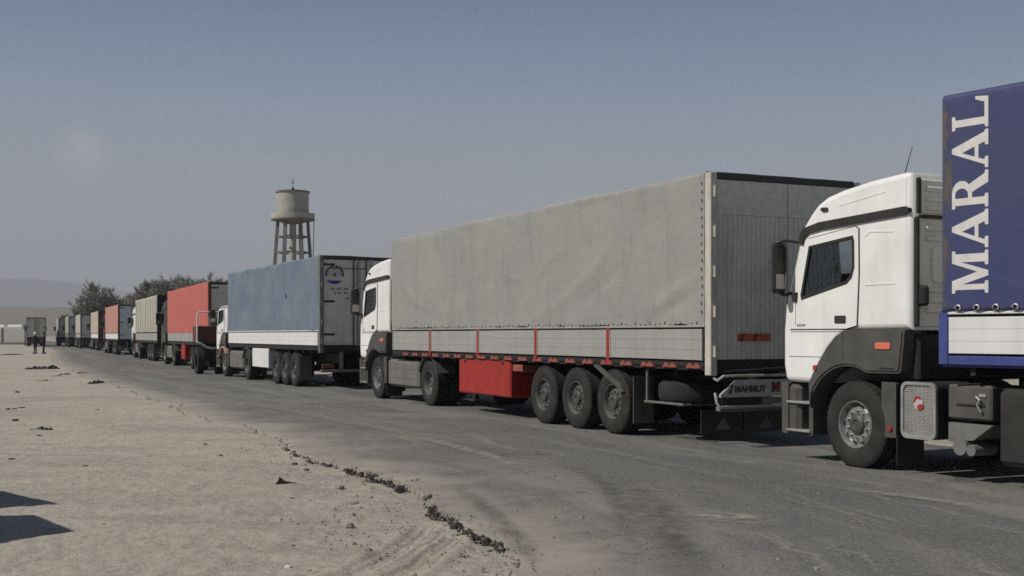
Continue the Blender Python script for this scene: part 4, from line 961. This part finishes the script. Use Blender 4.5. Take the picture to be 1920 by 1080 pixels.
# ------------------------------------------------------------------ small dark red cart with a white hoop
ct = empty('hoop_cart', (-12.75, 49.9, 0), R(24)); tag(ct, 'dark red open cart with white hoop frame behind the red trailer', 'cart')
MB().box(-.55, .55, -.55, .75, 1.24, 1.30, .01).build('cart_floor', DARKSTEEL, ct)
MB().box(-.55, .55, -.55, -.49, 1.305, 2.0, .02).build('tailboard', DARKRED, ct)
for s in (-1, 1): MB().box(min(s*.49, s*.55), max(s*.49, s*.55), -.485, .75, 1.305, 2.0, .02).build('cart_side', DARKRED, ct)
MB().box(-.485, .485, .69, .75, 1.305, 2.0, .02).build('cart_front', DARKRED, ct)
MB().tube([(-.57, -.57, 1.30), (-.57, -.57, 2.45), (-.54, -.57, 2.54), (-.47, -.57, 2.58), (.40, -.57, 2.58), (.47, -.57, 2.54), (.50, -.57, 2.45), (.50, -.57, 2.02)], .03, 8).build('hoop', WHITEBOARD, ct)
MB().tube([(-.57, -.58, 1.32), (-.45, -.60, 1.28), (-.2, -.60, 1.12), (-.05, -.60, 1.08), (.55, -.60, 1.08)], .05, 8).build('frame_rail', CREAM, ct)
MB().box(-.08, .42, -.50, -.38, 1.75, 2.42, .05).build('seat_back', FRAMEGREY, ct)
for s in (-1, 1):
    w = link('wheel', TY['std'], ct); w.location = (s*.40, -.1, WR)
MB().box(-.3, .3, -.5, .6, .55, 1.235, .05).build('chassis', DARKSTEEL, ct)

# ------------------------------------------------------------------ water tower
def water_tower():
    X, Y = -27.7, 150.
    t = empty('water_tower', (X, Y, 0)); tag(t, 'concrete water tower on splayed legs rising behind the faded blue trailer', 'water tower')
    zt, zg, zb = 19.7, 17.0, 16.1
    tank = MB().lathe([(0, zt+.02), (2.05, zt-.02), (2.05, zt-.14), (2.0, zt-.14), (2.0, zb+.1), (1.9, zb), (0, zb)], 40, 'z').build('tank', CONCRETE, t, 30)
    MB().lathe([(2.08, zt-.18), (2.13, zt-.18), (2.13, zt+.02), (1.9, zt+.06), (1.9, zt)], 40, 'z').build('rim', CONCRETE2, tank)
    g = MB().lathe([(2.0, zb+.12), (2.72, zb+.12), (2.72, zb-.06), (2.3, zb-.12), (2.0, zb-.12)], 40, 'z'); go = g.build('gallery', CONCRETE2, t)
    MB().lathe([(2.66, zb+.125), (2.72, zb+.125), (2.72, zg-.1), (2.66, zg-.1), (2.66, zb+.125)], 40, 'z').build('parapet', CONCRETE, go)
    MB().lathe([(1.95, zb-.1), (1.5, zb-.32), (.5, zb-.52), (0, zb-.55)], 32, 'z').build('funnel', CONCRETE2, tank)
    MB().cyl((0, 0, 0), (0, 0, zb-.45), .46, .42, 16).build('shaft', CONCRETE, t)
    lv = [14.0, 12.0, 9.0, 6.0, 3.0]; n = 6; rb, rt = 3.0, 1.85
    rad = lambda z: rb+(rt-rb)*z/zb
    for k in range(n):
        a = R(12+60*k); MB().cyl((rb*math.cos(a), rb*math.sin(a), 0), (rt*math.cos(a), rt*math.sin(a), zb-.05), .30, .25, 4).build('leg', CONCRETE2, t)
        b = R(12+60*(k+1))
        for z in lv: MB().cyl((rad(z)*math.cos(a), rad(z)*math.sin(a), z), (rad(z)*math.cos(b), rad(z)*math.sin(b), z), .13, n=4).build('brace', CONCRETE2, t)
    MB().cyl((0, 0, zt), (0, 0, zt+.5), .18, n=8).build('hatch', DARKSTEEL, tank)
    an = MB(); an.cyl((0, 0, zt+.5), (0, 0, zt+1.55), .035, n=6); an.cyl((-.28, 0, zt+1.1), (.28, 0, zt+1.1), .03, n=6); an.cyl((-.2, 0, zt+1.4), (.2, 0, zt+1.4), .03, n=6); an.build('antenna', DARKSTEEL, tank)
    MB().tube([(2.25, -.3, .2), (2.75, -.3, zb+.1)], .05, 6).build('ladder', DARKSTEEL, t)
water_tower()

# ------------------------------------------------------------------ leafless hazy trees
BARK = mat('bark', (.085, .072, .058), .95, var=.3, vs=2)
TWIG = mat('twigs', (.25, .23, .195), .95, var=.35, vs=.6)
LEAF = mat('dry_leaves', (.25, .23, .19), .9, var=.4, vs=.5)
def tree(X, Y, H, Wd, label, seed, leafy=1.0):
    rg = random.Random(seed); t = empty('tree', (X, Y, -.05)); tag(t, label, 'tree', 'bare trees behind the queue')
    tr, tw, lf = MB(), MB(), MB()
    tips = []
    def branch(p, d, ln, r, lev):
        pts, rr = [p], [r]; q = p.copy(); dd = d.copy()
        for i in range(4):
            dd = (dd+Vector((rg.gauss(0, .14), rg.gauss(0, .14), rg.gauss(.03, .10)))).normalized(); q = q+dd*ln/4; pts.append(q.copy()); rr.append(r*(1-.17*(i+1)))
        (tr if lev < 2 else tw).tube(pts, rr, 6 if lev < 2 else 3, cap=False)
        if lev >= 4: tips.append((q, dd)); return
        nk = {0: 6, 1: 5, 2: 4, 3: 4}[lev]
        for k in range(nk):
            f = rg.uniform(.45, 1.0); j = min(3, int(f*4)); o = pts[j].lerp(pts[j+1], f*4-j)
            a = rg.uniform(0, 6.283); side = Vector((math.cos(a)*Wd, math.sin(a)*Wd, rg.uniform(-.15, .55))).normalized()
            nd = (dd*.55+side*rg.uniform(.55, .95)+Vector((0, 0, .18))).normalized()
            branch(o, nd, ln*rg.uniform(.58, .80), r*.50, lev+1)
    branch(Vector((0, 0, 0)), Vector((0, 0, 1)), H*.34, H*.022, 0)
    for (q, dd) in tips:
        for k in range(18):
            e = (dd+Vector((rg.gauss(0, .5), rg.gauss(0, .5), rg.gauss(.15, .4)))).normalized(); ln = rg.uniform(.25, .6)*H/9
            sd = e.orthogonal().normalized()*.018; b = q-dd*rg.uniform(0, .5)
            tw.add([b-sd, b+sd, b+e*ln], [(0, 1, 2)])
            if rg.random() < leafy:
                c = b+e*ln*rg.uniform(.4, 1); u = Vector((rg.gauss(0, 1), rg.gauss(0, 1), rg.gauss(0, 1))).normalized()*rg.uniform(.035, .075); v = u.orthogonal().normalized()*u.length*.8
                lf.add([c-u, c+v, c+u, c-v], [(0, 1, 2, 3)])
    zs = sorted(v[2] for v in tw.v)[int(len(tw.v)*.998)]; kz = H/zs
    for m_ in (tr, tw, lf): m_.v = [(p[0]*kz, p[1]*kz, p[2]*kz) for p in m_.v]
    tr.build('trunk', BARK, t, 60, fix=False); cr = tw.build('crown', TWIG, t, 0, fix=False)
    if lf.v: lf.build('dry_foliage', LEAF, cr, 0, fix=False)
def at(px, Z): return ((px-960)*Z/2225., Z)
for i, (px, Z, top, wd, lab) in enumerate((
    (192, 178, 527, 1.15, 'tallest bare tree of the left clump beyond the far trailers'), (166, 186, 556, 1.1, 'low bushy tree at the left end of the tree row'),
    (232, 184, 552, 1.1, 'lower bare tree right of the tall left tree'), (286, 160, 520, 1.05, 'dark bare tree with rounded top above the beige ribbed trailer'),
    (322, 158, 521, 1.0, 'bare tree rising behind the middle of the red trailer'), (362, 166, 515, .95, 'paler bare tree over the rear half of the red trailer'),
    (410, 170, 514, 1.0, 'pale twiggy tree between red trailer and faded blue trailer'), (262, 168, 545, 1.0, 'small bare tree between the two tree clumps'))):
    x, y = at(px, Z); hh = (627-top)*Z/2225.+1.65
    tree(x, y, hh*.97, wd, lab, 100+i, .9)

# ------------------------------------------------------------------ far left: wall, pole, vehicles
wl_ = empty('boundary_wall', (-80, 196, 0)); tag(wl_, 'long pale plastered boundary wall at the far left', 'wall')
for k in range(8): MB().box(-46+k*6, -40.3+k*6, -.15, .15, -.3, 2.45+.05*(k % 3), .02).build('wall_panel', WALLPLASTER, wl_)
for k in range(9): MB().box(-46.3+k*6, -46.02+k*6, -.22, .22, -.3, 2.7, .02).build('pillar', CONCRETE2, wl_)
MB().box(-46, 2, -.6, -.35, -.2, .28, .03).build('plinth', CONCRETE2, wl_)
po = empty('pole', (at(47, 176)[0], 176, 0)); tag(po, 'thin dark post standing beside the end of the pale wall', 'post')
MB().cyl((0, 0, -.2), (0, 0, 3.0), .09, .07, 8).build('shaft', DARKSTEEL, po); MB().box(-.14, .14, -.14, .14, 3.0, 3.1, .02).build('cap', DARKSTEEL, po)
def van(px, Z, label, c):
    x, y = at(px, Z); t = empty('parked_van', (x, y, 0), R(8)); t.scale = (1.35, 1.35, 1.42); tag(t, label, 'van', 'white vans behind the wall')
    side = [(-2.4, .35), (2.35, .35), (2.42, .95), (2.1, 1.25), (1.5, 2.15), (1.2, 2.32), (-2.2, 2.38), (-2.42, 2.1), (-2.45, .6)]
    b = MB().plate([side], -.88, .88, YZ); b.plate([inset(side, .06)], -.92, .92, YZ); b.build('body', c, t)
    MB().plate([[(1.9, 1.35), (1.45, 2.05), (.6, 2.1), (.6, 1.35)]], -.93, .93, YZ).build('side_window', BLACK, t)
    for yy in (-1.5, 1.5):
        for s in (-1, 1): MB().cyl((s*.70, yy, .34), (s*.91, yy, .34), .34, n=16).build('wheel', RUBBER, t)
van(3, 215, 'white van at the left edge behind the pale wall', WHITE); van(37, 214, 'white van behind the right end of the pale wall', WHITE)

# ------------------------------------------------------------------ two people
SKIN = mat('skin', (.36, .22, .15), .6, var=.05); HAIR = mat('hair', (.015, .013, .012), .8, var=.1)
COAT1 = mat('dark_coat', (.022, .022, .025), .9, var=.2, vs=8); COAT2 = mat('black_jacket', (.012, .012, .014), .9, var=.2, vs=8); TROUS = mat('dark_trousers', (.03, .029, .028), .9, var=.2, vs=8)
def person(px, Z, rz, label, coat, lean, capm):
    x, y = at(px, Z); t = empty('person', (x, y, 0), rz); tag(t, label, 'person', 'men standing by the road')
    J = {'pel': (0, 0, .95), 'wst': (0, .01, 1.12), 'chs': (0, .02, 1.36), 'nek': (0, .02, 1.52), 'hd0': (0, .035, 1.60), 'hd1': (0, .045, 1.68), 'hd2': (0, .03, 1.76)}
    E_ = [('pel', 'wst'), ('wst', 'chs'), ('chs', 'nek'), ('nek', 'hd0'), ('hd0', 'hd1'), ('hd1', 'hd2')]
    rad = {'pel': .15, 'wst': .14, 'chs': .155, 'nek': .058, 'hd0': .075, 'hd1': .095, 'hd2': .07}
    for s, n in ((-1, 'l'), (1, 'r')):
        J.update({'hp'+n: (s*.10, 0, .90), 'kn'+n: (s*(.12+lean), .03*s, .50), 'an'+n: (s*(.13+lean*1.6), -.02+.05*s, .09), 'to'+n: (s*(.15+lean*1.6), .15+.05*s, .045),
                  'sh'+n: (s*.19, .01, 1.44), 'el'+n: (s*.27, -.03, 1.16), 'wr'+n: (s*.24, .10, .95), 'pm'+n: (s*.235, .13, .87)})
        rad.update({'hp'+n: .095, 'kn'+n: .066, 'an'+n: .05, 'to'+n: .042, 'sh'+n: .075, 'el'+n: .055, 'wr'+n: .036, 'pm'+n: .038})
        E_ += [('pel', 'hp'+n), ('hp'+n, 'kn'+n), ('kn'+n, 'an'+n), ('an'+n, 'to'+n), ('chs', 'sh'+n), ('sh'+n, 'el'+n), ('el'+n, 'wr'+n), ('wr'+n, 'pm'+n)]
    ks = list(J); me = bpy.data.meshes.new('body'); me.from_pydata([J[k] for k in ks], [(ks.index(a), ks.index(b)) for a, b in E_], [])
    o = link('body', me); sk = o.modifiers.new('s', 'SKIN'); sb = o.modifiers.new('u', 'SUBSURF'); sb.levels = sb.render_levels = 1
    for i, k in enumerate(ks):
        v = me.skin_vertices[0].data[i]; v.radius = (rad[k], rad[k]*(.78 if k in ('pel', 'wst', 'chs') else 1)); v.use_root = (k == 'pel')
    bm_ = bpy.data.meshes.new_from_object(o.evaluated_get(bpy.context.evaluated_depsgraph_get())); bpy.data.objects.remove(o)
    vs = [v.co.copy() for v in bm_.vertices]; fs = [tuple(p.vertices) for p in bm_.polygons]; mb = MB(); mb.v = [tuple(v) for v in vs]; mb.f = fs
    for s in (-1, 1):                                               # five bent fingers
        for k in range(4):
            p = Vector((s*(.245-.0), .105+.018*k, .855)); ln = (.07, .08, .085, .068)[k]
            mb.tube([p+Vector((0, 0, .03)), p+Vector((-s*.004, .004, -ln*.5)), p+Vector((-s*.022, .008, -ln))], [.010, .009, .007], 5)
        mb.tube([(s*.225, .15, .90), (s*.205, .175, .87), (s*.20, .18, .845)], [.011, .010, .008], 5)
    mb.lathe([(.0, 0), (.012, .01), (.016, .03), (.008, .05)], 6, 'z', (0, .14, 1.645))
    for s in (-1, 1): mb.cyl((s*.088, .03, 1.63), (s*.10, .02, 1.69), .016, .02, 6)
    me2 = mb.mesh('body', coat, 60, fix=False)
    for m in (TROUS, SKIN): me2.materials.append(m)
    for p in me2.polygons:
        c = p.center; p.material_index = 2 if (c.z > 1.535 or (abs(c.x) > .17 and c.z < .94 and c.z > .76 and c.y > .05)) else (1 if c.z < .90 else 0)
    link('body', me2, t)
    hr = MB().lathe([(.0, 1.865), (.06, 1.85), (.098, 1.80), (.112, 1.73), (.108, 1.68)], 14, 'z', (0, .012, 0)); hr.build('cap' if capm is not HAIR else 'hair', capm, t)
    sk_ = MB().lathe([(.175, .80), (.185, .95), (.172, 1.15), (.19, 1.36), (.15, 1.47)], 16, 'z'); sk_.v = [(p[0]*1.12, p[1]*.82, p[2]) for p in sk_.v]; sk_.build('jacket', coat, t, 60)
    for s in (-1, 1): MB().box(s*(.15+lean*1.6)-.05, s*(.15+lean*1.6)+.05, -.10+.05*s, .18+.05*s, 0, .09, .025).build('shoe', HAIR, t)
person(66, 101, R(75), 'man in dark coat and white cap, left of the two by the road', COAT1, .03, WHITE)
person(82, 101.5, R(-70), 'man in black jacket, right of the two by the road', COAT2, .0, HAIR)

# ------------------------------------------------------------------ litter, stones, broken road edge
STONE = mat('stone', (.22, .20, .17), .95, var=.25, vs=6); DARKSTONE = mat('dark_stone', (.07, .066, .06), .95, var=.3, vs=6); BITUMEN = mat('bitumen', (.035, .034, .032), .95, var=.4, vs=6, dust=.25, dcol=(.2, .18, .15))
def rock(mb, c, r, rg, fl=.6):
    n, m = 6, 3; vs = [(c[0], c[1], c[2]+r*fl*rg.uniform(.8, 1.1))]
    for j in range(1, m):
        for i in range(n):
            a = 2*math.pi*i/n+rg.uniform(-.3, .3); th = math.pi*.55*j/(m-1); q = r*rg.uniform(.75, 1.2)
            vs.append((c[0]+q*math.sin(th)*math.cos(a), c[1]+q*math.sin(th)*math.sin(a), c[2]+q*fl*math.cos(th)))
    fs = [(0, 1+i, 1+(i+1) % n) for i in range(n)]+[(1+(j-1)*n+i, 1+j*n+i, 1+j*n+(i+1) % n, 1+(j-1)*n+(i+1) % n) for j in range(1, m-1) for i in range(n)]
    fs.append(tuple(1+(m-2)*n+i for i in range(n))[::-1]); return mb.add(vs, fs)
rg = random.Random(21)
# big strip of tyre rubber and other dark scraps
def scrap(px, py, ln, wd, ht, rz, name, label, cat, m=BITUMEN, curl=.4, grp='dark scraps on the dirt'):
    x, y = px_ground(px, py); mb = MB(); n = 16
    top = [(-ln/2+ln*i/n, ht*(.35+.65*math.sin(math.pi*i/n)**.7*rg.uniform(.6, 1))) for i in range(n+1)]
    vs, k = [], 0
    for (u, z) in top:
        w = wd*rg.uniform(.7, 1.1); o = curl*wd*math.sin(u/ln*3)
        z *= rg.uniform(.25, 1.0); vs += [(u+rg.uniform(-.3, .3)*ln/n, o-w/2, -.03), (u, o-w*.42, z*rg.uniform(.2, .7)), (u, o+w*rg.uniform(.1, .4), z), (u+rg.uniform(-.3, .3)*ln/n, o+w/2, -.03)]
    fs = [(i*4+j, i*4+j+1, (i+1)*4+j+1, (i+1)*4+j) for i in range(n) for j in range(3)]+[(0, 1, 2, 3), (n*4+3, n*4+2, n*4+1, n*4)]
    o = MB().add(vs, fs).build(name, m, None, 15); o.location = (x, y, 0); o.rotation_euler = (0, 0, rz); return tag(o, label, cat, grp)
scrap(80, 692, 1.25, .9, .26, R(4), 'rubber_slab', 'largest dark slab lying on the dirt below the two men', 'debris')
scrap(180, 719, .46, .42, .17, R(15), 'tyre_scrap', 'curled black tyre scrap near the road edge at left', 'debris', curl=.9)
scrap(122, 702, .42, .25, .09, R(12), 'tyre_scrap', 'short dark scrap right below the largest slab', 'debris')
scrap(106, 705, .40, .12, .04, R(5), 'stick', 'thin dark stick just left of the short scrap', 'debris')
scrap(83, 714, .55, .14, .05, R(2), 'plank', 'thin flat dark plank left of the curled tyre scrap', 'debris')
scrap(155, 699, .45, .22, .06, R(14), 'tyre_scrap', 'flat scrap at the very edge of the road, far left', 'debris')
scrap(78, 806, .36, .12, .08, R(14), 'clod', 'long dark clod on the dirt at mid left', 'debris')
scrap(22, 665, 1.3, 1.0, .10, R(1), 'low_kerb', 'low dark ridge of earth on the dirt near the left edge', 'debris', m=DARKSTONE)
x, y = px_ground(535, 907)
rd = empty('red_rag', (x, y, -.02), R(8)); tag(rd, 'dark red twisted rag lying on the dirt near the road edge', 'rag')
q = MB(); q.tube([(-.10, 0, .02), (-.05, .01, .05), (0, -.01, .03), (.06, .01, .025), (.12, .02, .02)], [.012, .03, .022, .012, .006], 7); q.build('cloth', mat('rag_red', (.06, .018, .014), .95, var=.4, vs=20), rd)
q = MB(); q.tube([(-.08, -.02, .03), (-.06, 0, .08), (-.02, .02, .05)], [.008, .02, .01], 6); q.build('fold', mat('rag_red', (.1, .02, .02)), rd)
stones = [(33, 736, .09, 1), (15, 769, .10, 1), (27, 768, .09, 1), (40, 766, .09, 1), (29, 788, .08, 1), (72, 817, .06, 1), (182, 769, .07, 0), (412, 853, .05, 0), (385, 833, .05, 1), (295, 868, .04, 1),
          (258, 988, .05, 1), (238, 955, .035, 1), (128, 1014, .035, 1), (231, 1030, .035, 1), (553, 868, .045, 1), (576, 879, .04, 1), (290, 920, .05, 2), (445, 898, .03, 1), (470, 950, .045, 0), (445, 932, .03, 0),
          (640, 911, .04, 0), (638, 913, .03, 1), (655, 982, .045, 0), (390, 978, .035, 0), (545, 934, .045, 0), (160, 874, .05, 1), (22, 860, .05, 1), (540, 1060, .03, 2), (300, 1066, .03, 2), (120, 956, .03, 1), (330, 905, .03, 0), (195, 983, .04, 1), (690, 1028, .04, 0), (352, 1000, .03, 1)]
desc = ['dun stone', 'dark stone', 'whitish pebble']
near_t = [(lambda px, py: 'near the left edge of the picture' if px < 60 else ('right below the curled tyre scrap' if py < 780 else ('in the open dirt by the dark pointed shadows' if px < 260 and py > 900 else ('between the red rag and the road edge' if px > 548 and py < 900 else ('in the tyre-marked dirt of the foreground' if py > 970 else 'on the open dirt left of the red rag')))))][0]
gr_ = {}
for q_ in stones: gr_.setdefault((q_[3], near_t(q_[0], q_[1])), []).append(q_)
ORD = ['leftmost', 'second from the left', 'third from the left', 'fourth from the left', 'fifth from the left', 'sixth from the left', 'seventh from the left', 'eighth from the left']
for g_ in gr_.values(): g_.sort()
for (px, py, r, k) in stones:
    x, y = px_ground(px, py); mb = rock(MB(), (0, 0, -.01), r, rg, .75)
    o = mb.build('stone', (STONE, DARKSTONE, mat('pale_stone', (.62, .6, .55), .9))[k], None, 25); o.location = (x, y, -.01)
    g_ = gr_[(k, near_t(px, py))]; nth = (ORD[g_.index((px, py, r, k))]+' ') if len(g_) > 1 else ''
    lb_ = '%s lying %s' % (desc[k], near_t(px, py)) if not nth else '%s %s' % (desc[k], near_t(px, py))+', '+nth.strip()
    tag(o, lb_, 'stone', '%ss %s' % (desc[k], near_t(px, py)))
# gravel: uncounted
mb = MB()
for i in range(5200):
    Z = 7.5*math.exp(rg.random()*1.25); x = rg.uniform(-.46, .3)*Z; dl, dr = dist_inside(np.array(x), np.array(Z))
    if dl > .15 and rg.random() < .8: continue
    rock(mb, (x, Z, -.025 if dl < 0 else -.002), rg.uniform(.004, .015)*(1.9 if rg.random() < .08 else 1), rg, .8)
tag(mb.build('gravel', STONE, None, 0, fix=False), 'fine loose gravel scattered over the dirt shoulder', 'gravel', kind='stuff')
# crumbled asphalt and dry weeds along the broken lip
mb, wd = MB(), MB()
for i, s_ in enumerate(stn):
    x, y = EL[i]
    if not (8.4 < y < 19.5): continue
    dens = .5*(.95 if 10.4 < y < 15.2 or 9.3 < y < 10.1 else .35)*(1 if vnoise(np.array(s_*.9), np.array(3.), 88) > .33 else .12)
    for k in range(7):
        if rg.random() > dens: continue
        rock(mb, (x+rg.gauss(-.04, .03), y+rg.gauss(0, .05), -.075+rg.uniform(0, .03)), rg.uniform(.006, .028) if rg.random() < .9 else rg.uniform(.03, .05), rg, .8)
    for k in range(24):
        if rg.random() > dens: continue
        p = Vector((x+rg.gauss(-.02, .03), y+rg.gauss(0, .05), -.05)); a = rg.uniform(0, 6.28); ln = rg.uniform(.02, .075)*(1 if 10.8 < y < 15.9 else .6); d = Vector((math.cos(a)*.5, math.sin(a)*.3, 1)).normalized()*ln
        sd = Vector((.004, 0, 0)); wd.add([p-sd, p+sd, p+d*.6+sd*.7, p+d+Vector((math.cos(a)*.02, 0, -.01)), p+d*.6-sd*.7], [(0, 1, 2, 3, 4)])
tag(mb.build('asphalt_rubble', BITUMEN, None, 0, fix=False), 'crumbled black asphalt along the broken road edge', 'rubble', kind='stuff')
tag(wd.build('dry_weeds', mat('weed', (.045, .041, .033), .95, var=.4, vs=8), None, 0, fix=False), 'low dark dry weeds along the broken road edge', 'weeds', kind='stuff')

# ------------------------------------------------------------------ two unseen pointed boards added off frame left, shaped to cast the foreground shadows
def board(tip, eaveR, eaveL, height, label):
    k = 1/math.tan(R(SUN_EL)); sh = Vector((math.cos(R(SUN_PHI))*k, math.sin(R(SUN_PHI))*k, 0))
    def up(p, z): return Vector((p[0], p[1], 0))-sh*z
    T = up(tip, height); ax = Vector((math.sin(R(SUN_PHI)), -math.cos(R(SUN_PHI)), 0))      # board faces the sun
    def uz(p):
        # shadow point p lies on the board plane through T: solve height z
        z = height-((Vector((tip[0], tip[1], 0))-Vector((p[0], p[1], 0))).dot(Vector((math.cos(R(SUN_PHI)), math.sin(R(SUN_PHI)), 0))))/k
        q = up(p, z); return ((q-T).dot(ax), z)
    a, b = uz(eaveR), uz(eaveL)
    t = empty('shadow_board', (T.x, T.y, 0)); t.rotation_euler = (0, 0, math.atan2(ax.y, ax.x)); tag(t, label, 'shadow caster', 'added shadow casters out of view at the left')
    MB().plate([[(0, height), a, (a[0], .9), (b[0], .9), b]], -.02, .02, XZ).build('panel', WALLPLASTER, t)
    for u in (a[0]*.7, b[0]*.7): MB().box(u-.05, u+.05, .021, .12, -.2, 1.6, .01).build('post', DARKSTEEL, t)
board((-4.43, 11.54), (-4.95, 10.95), (-5.55, 12.65), 2.5, 'farther unseen board added to cast a pointed shadow at the lower left')
board((-3.66, 9.92), (-4.10, 8.95), (-4.37, 10.80), 2.6, 'nearer unseen board added to cast a pointed shadow at the lower left')

# ------------------------------------------------------------------ dusty air
hz = MB().box(-8500, 8500, -300, 6400, -6, 460).build('haze', mat('unused_haze', (.5, .5, .5)), None, 0)
hm = bpy.data.materials.new('dusty_air'); hm.use_nodes = True; hm.node_tree.nodes.clear()
ho = hm.node_tree.nodes.new('ShaderNodeOutputMaterial'); hv = hm.node_tree.nodes.new('ShaderNodeVolumePrincipled')
hv.inputs['Color'].default_value = (.78, .81, .87, 1); hv.inputs['Density'].default_value = .00026; hv.inputs['Anisotropy'].default_value = .0
hm.node_tree.links.new(hv.outputs[0], ho.inputs['Volume']); hz.data.materials.clear(); hz.data.materials.append(hm)
tag(hz, 'pale dusty air over the whole plain', 'haze', kind='stuff')
